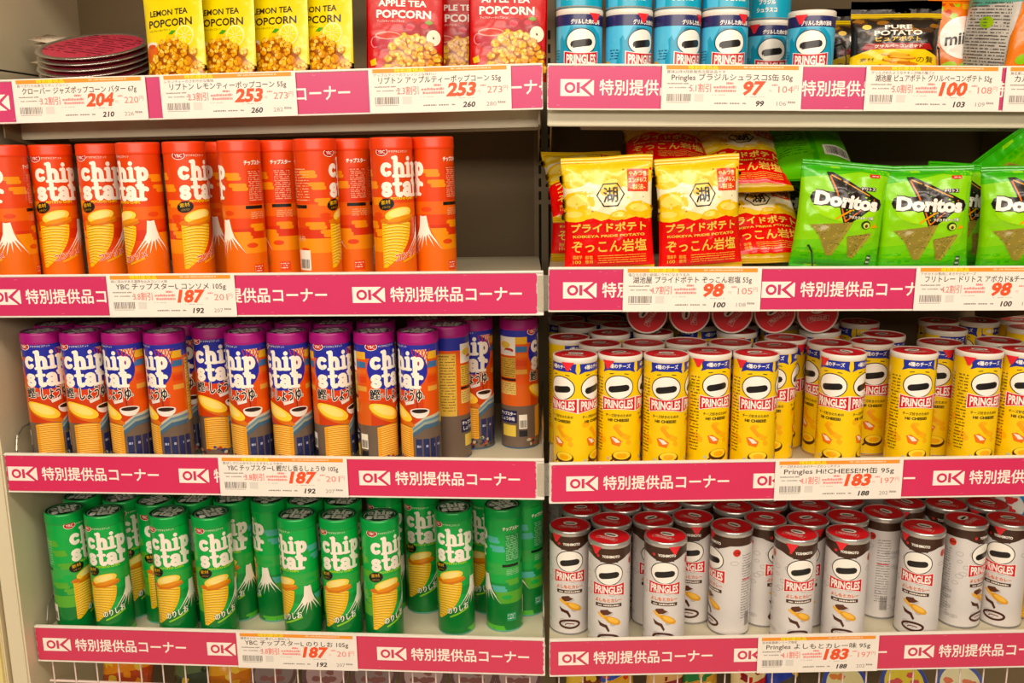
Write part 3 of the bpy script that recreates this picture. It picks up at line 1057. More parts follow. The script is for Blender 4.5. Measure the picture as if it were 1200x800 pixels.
for (b, row), starts in OK_STARTS.items():
    xa, xb = STRIP_X[(b, row)]
    A = Art()
    pk = PINK[row]
    lo, hi = -S + .0028, -.0034
    c = .0022
    ln = [(xa + c, lo), (xb - c, lo), (xb, lo + c), (xb, hi - c), (xb - c, hi), (xa + c, hi), (xa, hi - c), (xa, lo + c)]
    A.poly(ln, pk, 0)
    # scuffed white edges at the ends
    rg = random.Random(row * 7 + b)
    for xe, sg in ((xa, 1), (xb, -1)):
        for k in range(9):
            yy = rg.uniform(lo, hi - .008)
            A.rect(min(xe, xe + sg * rg.uniform(.0004, .0016)), yy, max(xe, xe + sg * .0006), yy + rg.uniform(.002, .006), '#f4cfd2', 1)
    for k in range(14):
        xx, yy = rg.uniform(xa, xb), rg.choice((rg.uniform(lo, lo + .006), rg.uniform(hi - .006, hi)))
        A.line([(xx, yy), (xx + rg.uniform(.002, .006), yy + rg.uniform(-.0006, .0006))], .00035, '#f2a2ba', 1, caps=False)
    ym = (lo + hi) / 2 - .0005
    for st in starts:
        T = Art()
        ok_tag(T, st, ym, .0505, .0245, pk, 2)
        T.text('特別提供品コーナー', st + .0592, ym, .0245, '#fdf2e4', 2, w=.2002, align='l', bold=.022)
        # trim print that would run past the strip's ends
        base = len(A.v)
        A.v += [(min(max(x, xa + .0003), xb - .0003), y, L) for x, y, L in T.v]
        A.f += [tuple(base + i for i in f) for f in T.f]
        A.c += T.c
    plate = bmesh.new()
    add_box(plate, (xa + .0006, 0.0001, lo + .0006), (xb - .0006, 0.0007, hi - .0006))
    me = A.bake('promotional_strip', lambda x, y, L: (x, -L * .00008, y), None, (), (), [(plate, '#f3e6dc')])
    o = mesh_obj('promotional_strip', me, M['strip'])
    o.matrix_world = bay_matrix(b, row) @ Matrix.Translation((0, -.0012, 0))
    tag(o, 'pink paper strip with white lettering ' + OVER[(b, row)], 'shelf strip', 'pink promotional strips')


# price cards -----------------------------------------------------
def price_card(b, row, xa, xb, small, title, off, price, incl, low, low2, label, over=0.0):
    w, h = .2085, .0672
    A = Art()
    A.rect(0, 0, w, h, '#f6ece0', 0)
    A.rect(w * .03, h * .895, w * .97, h * .985, '#f0983c', 1)
    A.text('特別提供品', w * .29, h * .94, h * .10, '#f2e23c', 2, w=w * .21, bold=.04)
    A.dashes(w * .58, w * .86, h * .93, h * .035, '#f9d6b0', 2, 5, .85)
    A.text(small, w * .035, h * .845, h * .075, '#5b514b', 1, w=w * min(.62, .026 * len(small)), align='l')
    A.text(title, w * .5, h * .725, h * .165, '#3c342f', 1, w=w * .86, bold=.012)
    A.dashes(w * .04, w * .19, h * .575, h * .03, '#8d8580', 1, 1, .95, h * .03)
    A.dashes(w * .04, w * .21, h * .485, h * .03, '#a49c96', 1, 2, .85, h * .03)
    A.text(off, w * .275, h * .49, h * .20, '#f2706a', 1, w=w * .15, bold=.01)
    A.dashes(w * .46, w * .51, h * .575, h * .05, '#f2807a', 1, 21, .95, h * .05)
    A.dashes(w * .37, w * .53, h * .485, h * .06, '#f2908a', 1, 22, .97, h * .05)
    A.dashes(w * .38, w * .53, h * .405, h * .055, '#f2908a', 1, 23, .97, h * .05)
    A.text(price, w * .655, h * .50, h * .40, '#ee5a34', 1, w=w * (.20 if len(price) > 2 else .155), bold=.045, shear=.22)
    A.text('円', w * .775, h * .43, h * .07, '#f2a08a', 1)
    A.dashes(w * .785, w * .825, h * .545, h * .04, '#f2908a', 1, 24, .97, h * .04)
    A.text(incl, w * .885, h * .47, h * .21, '#f07a6c', 1, w=w * .105)
    A.text('円', w * .96, h * .50, h * .12, '#f2908a', 1)
    A.barcode(w * .04, h * .20, w * .21, h * .36, 1, len(title), '#77706a')
    A.rect(w * .04, h * .165, w * .20, h * .18, '#b8b0aa', 1)
    A.rect(w * .235, h * .19, w * .30, h * .36, '#e0d8ce', 1)   # the square code is left out
    A.dashes(w * .34, w * .48, h * .33, h * .025, '#d4c8c0', 1, 8, .5, h * .05)
    A.dashes(w * .38, w * .62, h * .14, h * .035, '#8d8580', 1, 9, .85, h * .05)
    A.dashes(w * .60, w * .74, h * .29, h * .02, '#c4bab2', 1, 10, .5, h * .03)
    A.text(low, w * .705, h * .155, h * .165, '#2c2623', 1, w=w * (.085 if len(low) > 2 else .06), bold=.03, shear=.2)
    A.text(low2, w * .86, h * .155, h * .13, '#9a928c', 1, w=w * .07)
    A.dashes(w * .905, w * .97, h * .16, h * .05, '#a49c96', 1, 11, .7, h * .05)
    plate = bmesh.new()
    add_box(plate, (0, .00005, 0), (w, .0007, h))
    me = A.bake('price_card', lambda x, y, L: (x, -L * .00008, y), None, (), (), [(plate, '#f3e9dc')])
    o = mesh_obj('price_card', me, M['card'])
    sc = (xb - xa) / w
    o.matrix_world = bay_matrix(b, row) @ Matrix.Translation((xa, -.0042, -S + .0004 + over)) @ Matrix.Diagonal((sc, 1, .985, 1))
    tag(o, label, 'price card', 'price cards on the shelf rails')


price_card(0, 0, -.8377, -.6207, '食べきりの出来立てポップコーン', 'クローバー ジャズポップコーン バター 67g', '3.2割引', '204', '220', '210', '226', 'white price card reading 204 under the foil popcorn pans')
price_card(0, 0, -.5972, -.3821, 'レモンティーのさわやかな風味', 'リプトン レモンティーポップコーン 55g', '2.3割引', '253', '273', '260', '282', 'white price card reading 253 under the yellow popcorn pouches')
price_card(0, 0, -.2686, -.0512, 'アップルティーのフレッシュな味わい', 'リプトン アップルティーポップコーン 55g', '2.3割引', '253', '273', '260', '280', 'white price card reading 253 under the red popcorn pouches')
price_card(1, 0, .1756, .3882, '賞味25年9月新発売次限定品です', 'Pringles ブラジルシュラスコS缶 50g', '5.1割引', '97', '104', '99', '106', 'white price card reading 97 under the short blue cans')
price_card(1, 0, .4846, .6914, 'グリルされたようなチキンが味の層ごと', '湖池屋 ピュアポテト グリルベーコンポテト 52g', '5.0割引', '100', '108', '103', '109', 'white price card reading 100 under the black and yellow bag')
price_card(1, 0, .698, .895, '無花果した', 'カルビー miino そら豆しお味 28g', '4.2割引', '98', '105', '100', '108', 'white price card cut off at the top right under orange pouches', 0)
price_card(0, 1, -.6838, -.479, '味に深みがある濃厚仕込みコンソメ味', 'YBC チップスターL コンソメ 105g', '3.8割引', '187', '201', '192', '207', 'white price card reading 187 under the orange tubes')
price_card(1, 1, .116, .324, '塩立ちの良い岩塩にクセになるうまみ', '湖池屋 プライドポテト ぞっこん岩塩 55g', '4.7割引', '98', '105', '100', '108', 'white price card reading 98 under the red and gold bags')
price_card(1, 1, .5581, .7597, 'アボカドの青肉にまろやかなチーズ', 'フリトレー ドリトス アボカド&チーズ味', '4.2割引', '98', '105', '100', '108', 'white price card reading 98 under the green chip bags')
price_card(0, 2, -.5332, -.3203, '香ばしさに心からホッとするしょうゆの', 'YBC チップスターL 鰹だし香るしょうゆ 105g', '3.8割引', '187', '201', '192', '207', 'white price card reading 187 under the purple-lidded tubes')
price_card(1, 2, .3629, .5673, 'チーズ好きのためのチーズのリッチデス', 'Pringles Hi!CHEESE!M缶 95g', '4.1割引', '183', '197', '188', '202', 'white price card reading 183 under the yellow cans')
price_card(0, 3, -.5345, -.3243, '磯香るひとつぶに香ばしい風味した', 'YBC チップスターL のりしお 105g', '3.8割引', '187', '201', '192', '207', 'white price card reading 187 under the green tubes')
price_card(1, 3, .3545, .5593, '吉本新喜劇シリーズ限定', 'Pringles よしもとカレー味 95g', '4.1割引', '183', '197', '188', '202', 'white price card reading 183 under the white and brown cans')

# ---------------------------------------------------------------- tubes and cans on the shelves
def view_angle(x, y):
    return math.atan2(CAM_LOC[0] - x, y - CAM_LOC[1])


ROWNAME = {'f': 'in the front row', 'b': 'in the second row', 'c': 'standing further back', 'd': 'in the dark behind', 'g': 'in the back rows'}


def facing(a):
    a = (a + 180) % 360 - 180
    if abs(a) <= 30:
        return 'front lettering centred'
    if -80 < a < -30:
        return 'lettering turned leftward'
    if 30 < a < 80:
        return 'lettering turned rightward'
    return 'back panel showing'


def place(first, spots, b, row, colour, noun, group, top=0.0, back_far='c'):
    order = {}
    for i, (x, y, a, t) in enumerate(spots):
        order.setdefault(t, []).append((math.tan(-view_angle(x, y)), i))
    rank = {}
    for t, l in order.items():
        l.sort()
        for k, (_, i) in enumerate(l):
            rank[i] = (k + 1, len(l))
    rg = random.Random(row * 10 + b)
    for i, (x, y, a, t) in enumerate(spots):
        rz = math.radians(a) + view_angle(x, y)
        loc = (x, y, deck_z(b, row, x, y) + .0007 + top)
        eu = (Matrix.Rotation(-SL[b][row], 3, 'Y') @ Matrix.Rotation(rz, 3, 'Z')).to_euler()
        if i == 0:
            o = first
            o.location, o.rotation_euler = loc, eu
        else:
            o = copy_thing(first, loc, eu)
        for c in o.children:
            s = c.name.split('.')[0]
            if s in ('lid', 'seal'):
                c.rotation_euler.z = rg.uniform(-.6, .6) - math.radians(a) * (1 if s == 'lid' else .5)
            if s == 'pull_tab':
                c.rotation_euler.z = rg.uniform(-.9, .9) if rg.random() < .8 else rg.uniform(2, 4)
        k, n = rank[i]
        lab = '%s %s %s, %s from the left, %s' % (colour, noun, ROWNAME[t], ordinal(k), facing(a))
        tag(o, lab, 'can' if 'can' in noun else 'tube', group)


ORANGE_SPOTS = [(-0.8555, 0.0616, -75, 'f'), (-0.8025, 0.1034, 8, 'b'), (-0.7232, 0.1, 3, 'f'), (-0.6347, 0.05, -45, 'f'), (-0.5637, 0.055, 37, 'f'), (-0.5277, 0.13, -100, 'b'), (-0.4733, 0.0426, -111, 'f'), (-0.423, 0.0874, -148, 'f'), (-0.3528, 0.0346, 94, 'f'), (-0.3083, 0.0854, -134, 'b'), (-0.234, 0.0299, 27, 'f'), (-0.1737, 0.0601, -94, 'f')]
BLUE_SPOTS = [(-0.8324, 0.0676, 0, 'f'), (-0.7641, 0.0641, -2, 'f'), (-0.6928, 0.0605, -51, 'f'), (-0.6221, 0.057, -64, 'f'), (-0.5578, 0.0976, 0, 'b'), (-0.486, 0.0501, -44, 'f'), (-0.4163, 0.0466, -29, 'f'), (-0.3465, 0.043, 16, 'f'), (-0.2744, 0.0394, 44, 'f'), (-0.2033, 0.0358, -52, 'f'), (-0.159, 0.0895, -160, 'b'), (-0.1224, 0.1462, -19, 'c'), (-0.0451, 0.1485, 97, 'c'), (-0.8435, 0.134, 10, 'b'), (-0.7736, 0.1352, -20, 'b'), (-0.7003, 0.1308, 0, 'b'), (-0.6189, 0.1262, -40, 'b'), (-0.4975, 0.1275, 20, 'b'), (-0.4275, 0.1307, 10, 'b'), (-0.3575, 0.1184, -60, 'b'), (-0.2872, 0.1304, 30, 'b'), (-0.2039, 0.15, -20, 'c')]
GREEN_SPOTS = [(-0.8439, 0.0993, 63, 'f'), (-0.769, 0.0896, -7, 'f'), (-0.6529, 0.0837, -7, 'f'), (-0.5771, 0.0799, 14, 'f'), (-0.4258, 0.0722, -42, 'f'), (-0.3533, 0.0686, -2, 'f'), (-0.2819, 0.065, 27, 'f'), (-0.7667, 0.1569, 45, 'b'), (-0.7003, 0.1417, 17, 'b'), (-0.5625, 0.1484, -24, 'b'), (-0.4951, 0.1475, -89, 'b'), (-0.4282, 0.1395, -10, 'b'), (-0.3595, 0.1357, 0, 'b'), (-0.8445, 0.1668, 0, 'b'), (-0.6324, 0.1479, 0, 'b'), (-0.2258, 0.1777, 4, 'c'), (-0.1598, 0.0997, 0, 'f'), (-0.1043, 0.1746, -30, 'c'), (-0.075, 0.1118, -122, 'b'), (-0.0373, 0.1678, -100, 'c'), (-0.2933, 0.1787, 0, 'c')]
CHEESE_SPOTS = [(0.0461, 0.0388, -39, 'f'), (0.1186, 0.0496, -2, 'f'), (0.1916, 0.0416, 2, 'f'), (0.2627, 0.0595, 24, 'f'), (0.3349, 0.0465, 6, 'f'), (0.4749, 0.0542, -24, 'f'), (0.5889, 0.0601, 18, 'f'), (0.694, 0.0657, 27, 'f'), (0.7674, 0.0697, 12, 'f'), (0.3793, 0.1049, -5, 'b'), (0.4128, 0.1701, 5, 'c'), (0.4747, 0.1277, -60, 'b'), (0.5474, 0.1372, 14, 'b'), (0.6584, 0.1299, -4, 'b'), (0.0402, 0.1796, 30, 'c'), (0.0911, 0.1267, 0, 'b'), (0.1644, 0.1283, 10, 'b'), (0.2372, 0.1387, -20, 'b'), (0.3101, 0.1304, 5, 'b'), (0.7607, 0.1427, 0, 'b'), (0.5892, 0.1976, 40, 'c'), (0.1143, 0.2188, 109, 'g'), (0.192, 0.225, -178, 'g'), (0.342, 0.233, 2, 'g'), (0.4914, 0.2404, 115, 'g'), (0.7189, 0.2513, 28, 'g'), (0.8691, 0.2593, 46, 'g'), (0.0585, 0.2896, -7, 'g'), (0.1374, 0.2958, -178, 'g'), (0.2865, 0.3024, -45, 'g'), (0.3619, 0.3061, 72, 'g'), (0.4375, 0.3114, 129, 'g'), (0.5114, 0.3165, -28, 'g'), (0.5877, 0.3208, -154, 'g'), (0.7372, 0.3285, 157, 'g'), (0.8132, 0.3324, -136, 'g'), (0.8885, 0.3341, 20, 'g'), (0.0403, 0.3623, -118, 'g'), (0.1166, 0.3677, -148, 'g'), (0.1907, 0.372, 171, 'g'), (0.2641, 0.3772, 161, 'g'), (0.3396, 0.3794, 87, 'g'), (0.4153, 0.3829, 147, 'g'), (0.493, 0.3893, 42, 'g')]
CURRY_SPOTS = [(0.0402, 0.1082, 0, 'b'), (0.1054, 0.0594, 0, 'f'), (0.2005, 0.0645, 0, 'f'), (0.2596, 0.1491, -5, 'b'), (0.3196, 0.1067, -58, 'b'), (0.3853, 0.14, 50, 'b'), (0.1141, 0.1322, 0, 'b'), (0.1873, 0.1367, 8, 'b'), (0.0629, 0.1848, 0, 'c'), (0.1376, 0.2018, 15, 'c'), (0.2108, 0.2062, 0, 'd'), (0.2777, 0.2366, 0, 'd'), (0.3397, 0.1974, 20, 'c'), (0.4085, 0.2231, 0, 'd'), (0.4218, 0.0763, 20, 'f'), (0.5102, 0.0811, 2, 'f'), (0.4587, 0.1397, 0, 'b'), (0.5313, 0.1516, -20, 'b'), (0.6014, 0.1732, -100, 'c'), (0.6568, 0.2213, -18, 'c'), (0.73, 0.216, 0, 'd'), (0.6453, 0.1047, -8, 'f'), (0.7335, 0.1407, 62, 'b'), (0.8072, 0.1429, -14, 'b'), (0.4806, 0.2097, 0, 'c'), (0.5503, 0.2332, 0, 'd'), (0.8035, 0.2162, 0, 'd'), (0.0606, 0.3166, 106, 'g'), (0.1353, 0.3197, -110, 'g'), (0.2098, 0.3253, -105, 'g'), (0.2843, 0.3263, 28, 'g'), (0.361, 0.3302, -130, 'g'), (0.438, 0.3355, 97, 'g'), (0.5122, 0.3415, 112, 'g'), (0.5874, 0.3439, -1, 'g'), (0.6613, 0.3487, 129, 'g'), (0.7382, 0.353, 16, 'g'), (0.0388, 0.3896, -179, 'g'), (0.1136, 0.391, 39, 'g'), (0.2659, 0.4021, -13, 'g'), (0.3402, 0.4069, 138, 'g'), (0.4147, 0.4091, 173, 'g'), (0.492, 0.4129, -15, 'g')]
SMALL_SPOTS = [(0.0518, 0.0776, 6, 'f'), (0.1276, 0.0817, 38, 'f'), (0.2015, 0.0856, 40, 'f'), (0.275, 0.0896, 16, 'f'), (0.367, 0.204, 15, 'b'), (0.4087, 0.0967, 2, 'f'), (0.4811, 0.2405, -60, 'b'), (0.4605, 0.4269, -45, 'c')]


place(make_tube('orange'), ORANGE_SPOTS, 0, 1, 'orange', 'chip tube', 'orange potato chip tubes on the upper left shelf')
place(make_tube('blue'), BLUE_SPOTS, 0, 2, 'purple-lidded', 'chip tube', 'purple-lidded potato chip tubes on the middle left shelf')
place(make_tube('green'), GREEN_SPOTS, 0, 3, 'green', 'chip tube', 'green potato chip tubes on the lower left shelf')
cheese = make_can('cheese')
place(cheese, CHEESE_SPOTS, 1, 2, 'yellow', 'crisp can', 'yellow crisp cans on the middle right shelf')
place(make_can('curry'), CURRY_SPOTS, 1, 3, 'white and brown', 'crisp can', 'white and brown crisp cans on the lower right shelf')
small = make_can('small')
ROWNAME['f'] = 'in the lower front layer'
ROWNAME['b'] = 'second in depth, lower layer'
place(small, SMALL_SPOTS, 1, 0, 'short blue', 'crisp can', 'short blue crisp cans on the top right shelf')
ups = []
for i, (x, y, a, t) in enumerate(SMALL_SPOTS[:5]):
    ups.append((x + .0003 * i, y, (-150, -128, -130, -118, -150)[i], 'u'))
ROWNAME['u'] = 'stacked in the upper layer'
place(copy_thing(small, (0, 0, 0), (0, 0, 0)), ups, 1, 0, 'short blue', 'crisp can', 'short blue crisp cans on the top right shelf', top=.1062)

# five yellow cans lying on top of the others, their red ends to the front
for k, (px, a) in enumerate(((.177, .5), (.2508, .9), (.3245, .35), (.398, .1), (.472, -.4))):
    y = .235
    o = copy_thing(cheese, (px, y, deck_z(1, 2, px) + .1915 + .0372), (math.radians(90), 0, 0))
    o.rotation_euler = (math.radians(90), a, 0.0)
    o.rotation_euler = (Matrix.Rotation(math.radians(90), 4, 'X') @ Matrix.Rotation(a, 4, 'Z')).to_euler()
    o.location.y = .380
    tag(o, 'yellow crisp can lying on its side, red end outward, %s from the left' % ordinal(k + 1), 'can', 'crisp cans lying across the standing ones')

# ---------------------------------------------------------------- soft packs
def bag_maps(w, h, T, seed, wr=1.0, pouch=False, seal=.010, side=1):
    """pillow pack standing on its lower edge: x across, y up; side 1 front, -1 back"""
    off = Vector((seed * 3.1, seed * 1.7, seed * .9))

    def surf(x, y, L):
        u = max(-1.0, min(1.0, 2 * x / w))
        v = max(0.0, min(1.0, (y - seal) / (h - 2 * seal))) if not pouch else max(0.0, min(1.0, y / (h - seal)))
        cu = max(0.0, 1 - abs(u) ** 2.4) ** .6
        cv = (4 * v * (1 - v)) ** .42 if not pouch else ((1 - v) ** .75) * (min(1, .55 + v * 4))
        d = T / 2 * cu * cv
        edge = min(1.0, cu * 1.6) * (min(1.0, cv * 1.5))
        n1 = noise.noise(Vector((x * 22, y * 14, 0)) + off * side)
        n2 = noise.noise(Vector((x * 55 + y * 30, y * 40 - x * 12, 3)) + off * side)
        n3 = abs(noise.noise(Vector((x * 30 - y * 25, y * 22 + x * 22, 7)) + off))
        d += edge * wr * (.0045 * n1 + .0016 * n2 - .0030 * n3)
        # puckers running in from the seals
        pk = math.sin(x * 260 + 2 * math.sin(x * 60 + seed)) * .0009 * wr
        d += pk * (math.exp(-((y - seal) / .018) ** 2) + math.exp(-((h - seal - y) / .018) ** 2)) * min(1, cu * 2)
        px = x * (1 - .045 * (4 * v * (1 - v)) * (abs(u) ** 3)) if not pouch else x
        py = y + .003 * wr * noise.noise(Vector((x * 12, seed, 0))) * (y / h)
        d = max(d, .0004) + L * .00015
        bow_y = .003 * math.sin(x * 18 + seed) * wr if y > h - seal * 2 or y < seal * 2 else .003 * math.sin(x * 18 + seed) * wr
        return Vector((px, -side * d + bow_y, py))

    def nrm(x, y):
        e = .0012
        a = surf(min(x + e, w / 2), y, 0) - surf(max(x - e, -w / 2), y, 0)
        b = surf(x, min(y + e, h), 0) - surf(x, max(y - e, 0), 0)
        n = a.cross(b) * side
        if n.length < 1e-12:
            return (0, -side, 0)
        n.normalize()
        return tuple(n)
    return surf, nrm


def make_bag(name, w, h, T, art, art_back, seed, seal_top, seal_bot, mat='film', wr=1.0, pouch=False, seal=.010, step=.006):
    r = root(name)
    nx, ny = int(w / step), int(h / step)
    cx = [-w / 2 + w * k / nx for k in range(1, nx)]
    cy = [h * k / ny for k in range(1, ny)]
    f, n = bag_maps(w, h, T, seed, wr, pouch, seal, 1)
    me = art.bake('bag_front', f, n, cx, cy)
    # back of the pack
    f2, n2 = bag_maps(w, h, T, seed, wr, pouch, seal, -1)
    me2 = art_back.bake('bag_back', lambda x, y, L: f2(-x, y, L), lambda x, y: n2(-x, y), cx[::2], cy[::2])
    mesh_obj('front_panel', me, M[mat], r)
    mesh_obj('back_panel', me2, M[mat], r)
    # crimped seals
    for nm, y0, y1, col in (('top_seal', h - seal, h + .001, seal_top), ('bottom_seal', -.001, seal, seal_bot)):
        if nm == 'bottom_seal' and pouch:
            continue
        A = Art()
        m = 5
        for k in range(m):
            A.rect(-w / 2, y0 + (y1 - y0) * k / m, w / 2, y0 + (y1 - y0) * (k + 1) / m, col, 0)

        def g(x, y, L, y0=y0, y1=y1):
            k = round((y - y0) / (y1 - y0) * m)
            p = f(x, max(min(y, h), 0), 0)
            p.z += max(0, y - h) + min(0, y)
            return p + Vector((0, -.0006 - (.0007 if k % 2 else 0), 0))
        sm = A.bake(nm, g, None, cx, ())
        so = mesh_obj(nm, sm, M[mat], r)
        md = so.modifiers.new('thickness', 'SOLIDIFY')
        md.thickness = .0016
        md.offset = 1
    return r


def back_art(w, h, c, c2, code=False, dark='#7a5a10'):
    A = Art()
    A.rect(-w / 2, 0, w / 2, h, c, 0)
    A.rect(-.006, 0, .004, h, c2, 1)
    for k in range(14):
        A.dashes(-w * .42, -w * .08, h * .25 + k * .007, .002, dark, 1, k, .8)
    A.rect(w * .1, h * .2, w * .42, h * .36, '#f2ead8', 1)
    A.barcode(w * .13, h * .22, w * .4, h * .34, 2)
    return A


# red and gold bag
def pride_art(w=.142, h=.182):
    A = Art()
    X, Yt = w / 2, h
    A.rect(-X, 0, X, h, '#e01c14', 0)
    ym = h * .475
    rg = random.Random(12)
    top = [(-X, ym)] + [(-X + w * k / 12, ym + .0028 * math.sin(k * 2.1) + .001) for k in range(1, 12)] + [(X, ym), (X, h), (-X, h)]
    A.poly(top, '#f7d24a', 1)
    A.rect(-X, h * .90, X, h, '#f2c63a', 2)
    A.rect(-X, 0, X, .013, '#c8a028', 1)
    # pale background between heaped chips
    A.poly([(-X, ym + .01), (-X * .35, ym + .016), (X * .1, ym + .006), (X, ym + .012), (X, h * .80), (-X, h * .80)], '#f8ecc4', 2)
    for cx, cy, rx, ry, c, rot in ((-.052, .150, .026, .014, '#f4c838', .1), (-.012, .152, .022, .012, '#f7d658', -.1), (.045, .148, .028, .016, '#f3ca40', .15), (-.046, .113, .030, .019, '#f4c428', .2), (.050, .100, .025, .012, '#f2c434', -.1), (.006, .138, .020, .013, '#f1bd28', .4), (-.052, .094, .025, .010, '#f6ce3c', 0), (.016, .092, .016, .008, '#f0c23a', .1)):
        A.poly([(cx + px * math.cos(rot) - py * math.sin(rot), cy + px * math.sin(rot) + py * math.cos(rot)) for px, py in blob(0, 0, rx, ry, rg, 12, .12)], c, 3)
        A.ell(cx - rx * .1, cy + ry * .2, rx * .6, ry * .5, '#fadf70', 4, 14, rot=rot)
    # hexagon mark
    hx = [(.021 * math.cos(math.radians(60 * k)), .0195 * math.sin(math.radians(60 * k))) for k in range(6)]
    cx, cy = .004, .124
    A.line([(cx + x, cy + y) for x, y in hx + [hx[0]]], .0019, '#17120c', 6)
    A.text('湖', cx, cy, .025, '#17120c', 6, bold=.02)
    # red stamp
    sx, sy = .047, .144
    A.poly([(sx - .0165, sy - .0165), (sx + .0165, sy - .0175), (sx + .0175, sy + .0165), (sx - .0165, sy + .0175)], '#e0401c', 6)
    A.text('やみつき', sx, sy + .010, .0088, '#fbe7a0', 7, w=.028, bold=.03)
    A.text('エンドレス', sx, sy, .0088, '#fbe7a0', 7, w=.029, bold=.03)
    A.text('-製法-', sx, sy - .0105, .0088, '#fbe7a0', 7, w=.024, bold=.03)
    gold = '#f6d060'
    A.text('プライドポテト', 0, .0740, .0150, gold, 5, w=.118, bold=.045)
    A.text('KOIKEYA PRIDE POTATO', 0, .0615, .0052, gold, 5, w=.114, bold=.03)
    A.text('ぞっこん岩塩', 0, .0450, .0205, gold, 5, w=.118, bold=.02)
    A.text('国産芋', -.050, .029, .0062, gold, 5, w=.015)
    A.text('100', -.051, .0215, .0072, gold, 5, w=.013)
    A.text('岩塩', -.032, .0285, .0062, gold, 5, w=.012)
    A.text('使用', -.032, .0215, .0062, gold, 5, w=.012)
    for k in range(4):
        A.dashes(-.018, .058, .030 - k * .0036, .0011, gold, 5, k, .92)
    return A


def dorito_art(w=.150, h=.195):
    A = Art()
    X = w / 2
    A.rect(-X, 0, X, h, '#8fd218', 0)
    bands = ((0, .13, '#3cae1c'), (.13, .20, '#58bc1c'), (.20, .27, '#76c81a'))
    for a, b_, c in bands:
        A.poly([(-X, h * a * .8), (-X, h * b_), (-X * .4, h * b_ + .006), (X * .2, h * b_ * .9), (X, h * b_ + .012), (X, h * a)], c, 1)
    A.poly([(-X, h), (-X, h * .84), (-X * .3, h * .88), (X * .3, h * .93), (X, h * .90), (X, h)], '#4fb81c', 1)
    A.poly([(-X, h), (-X, h * .90), (0, h * .93), (X, h * .955), (X, h)], '#3aa81c', 2)
    A.poly([(X * .72, h * .3), (X, h * .25), (X, h * .85), (X * .86, h * .85)], '#7cc81c', 1)
    # bright glow behind the lettering
    A.ell(.0, h * .60, w * .36, h * .13, '#a4e020', 2, 28)
    # dark triangle
    k = '#1c1410'
    tri = [(-.036, .176), (-.026, .1765), (.052, .136), (.054, .128), (.006, .086), (-.002, .088)]
    A.poly(tri, k, 3)
    A.line([(-.030, .170), (.000, .092), (.046, .134)], .0022, '#e8761c', 4)
    A.line([(-.028, .171), (.036, .140)], .0018, '#e8a02c', 4)
    A.line([(-.048, .1305), (.048, .1255)], .025, k, 3)
    A.line([(-.016, .096), (.030, .128)], .003, '#f0a030', 5)
    A.text('Doritos', .0, .1285, .0315, '#fdf4ea', 6, w=.106, bold=.055, rot=-.055, outline='#2a1a12', ow=.05)
    A.rect(.022, .148, .048, .155, k, 4)
    A.text('ドリトス', .035, .1515, .0070, '#fdf4ea', 5, w=.024, bold=.03)
    A.text('アボカド&チーズ味', .026, .1005, .0062, '#fdf4ea', 6, w=.042, bold=.03, outline='#2c6a14', ow=.06)
    A.rect(.036, .172, .054, .178, '#d0241c', 4)
    A.dashes(.038, .052, .174, .002, '#fdf0d8', 5, 2, .9)
    A.ell(.036, .089, .0085, .0075, '#2a3c12', 5, 16)
    A.ell(.037, .088, .0062, .0055, '#d8e070', 6, 14)
    A.ell(.037, .087, .003, .003, '#5a3414', 7, 12)
    A.poly([(.046, .084), (.058, .086), (.052, .092)], '#f09a2c', 5)
    rg = random.Random(6)
    for t, c, in (([(-.056, .082), (.014, .092), (-.012, .030), (-.022, .030), (-.040, .066)], '#a4943c'), ([(.008, .066), (.050, .076), (.024, .028), (.015, .030)], '#ac9c44')):
        A.poly(t, c, 5)
        A.poly([(x * .86 + t[0][0] * .08, y * .9 + t[1][1] * .085) for x, y in t], '#94823a', 6)
        for q in range(46):
            a, b2 = rg.random(), rg.random()
            if a + b2 > 1:
                a, b2 = 1 - a, 1 - b2
            x = t[0][0] + (t[1][0] - t[0][0]) * a + (t[2][0] - t[0][0]) * b2
            y = t[0][1] + (t[1][1] - t[0][1]) * a + (t[2][1] - t[0][1]) * b2
            A.ell(x, y, .0013, .0009, rg.choice(('#c8b45a', '#6a561c', '#b09c40', '#5c6a20')), 7, 6)
    A.rect(.048, .018, .056, .036, '#3c5a3c', 6)
    A.dashes(.049, .055, .030, .003, '#e8e8d8', 7, 1, .9)
    A.dashes(.049, .055, .022, .003, '#e8e8d8', 7, 3, .9)
    return A


def popcorn(A, x0, x1, y0, ytop, L, seed):
    rg = random.Random(seed)
    items = []
    for k in range(300):
        x = rg.uniform(x0, x1)
        t = 1 - abs((x - (x0 + x1) / 2) / ((x1 - x0) / 2)) ** 2.5
        y = rg.uniform(y0, y0 + (ytop - y0) * (.35 + .65 * t))
        if all(math.hypot(x - a, y - b) > .0085 for a, b in items):
            items.append((x, y))
    A.poly([(x0, y0)] + [(x0 + (x1 - x0) * q / 8, y0 + (ytop - y0) * (.35 + .62 * (1 - abs(q / 4 - 1) ** 2.5)) - .004) for q in range(9)] + [(x1, y0)], '#a0560f', L - 1)
    items.sort(key=lambda p: -p[1])
    for i, (x, y) in enumerate(items):
        r = rg.uniform(.0066, .0085)
        l = L + (i % 12)
        A.poly(blob(x, y, r, r * .95, rg, 11, .16), rg.choice(('#b8680f', '#a4580e', '#c87a18')), l)
        for q in range(5):
            a = q * 1.25 + rg.uniform(0, 1)
            A.poly(blob(x + r * .48 * math.cos(a), y + r * .48 * math.sin(a) + r * .1, r * .42, r * .38, rg, 7, .2), rg.choice(('#eaa826', '#f3bf3c', '#dd9420', '#f8d468')), l + 1)


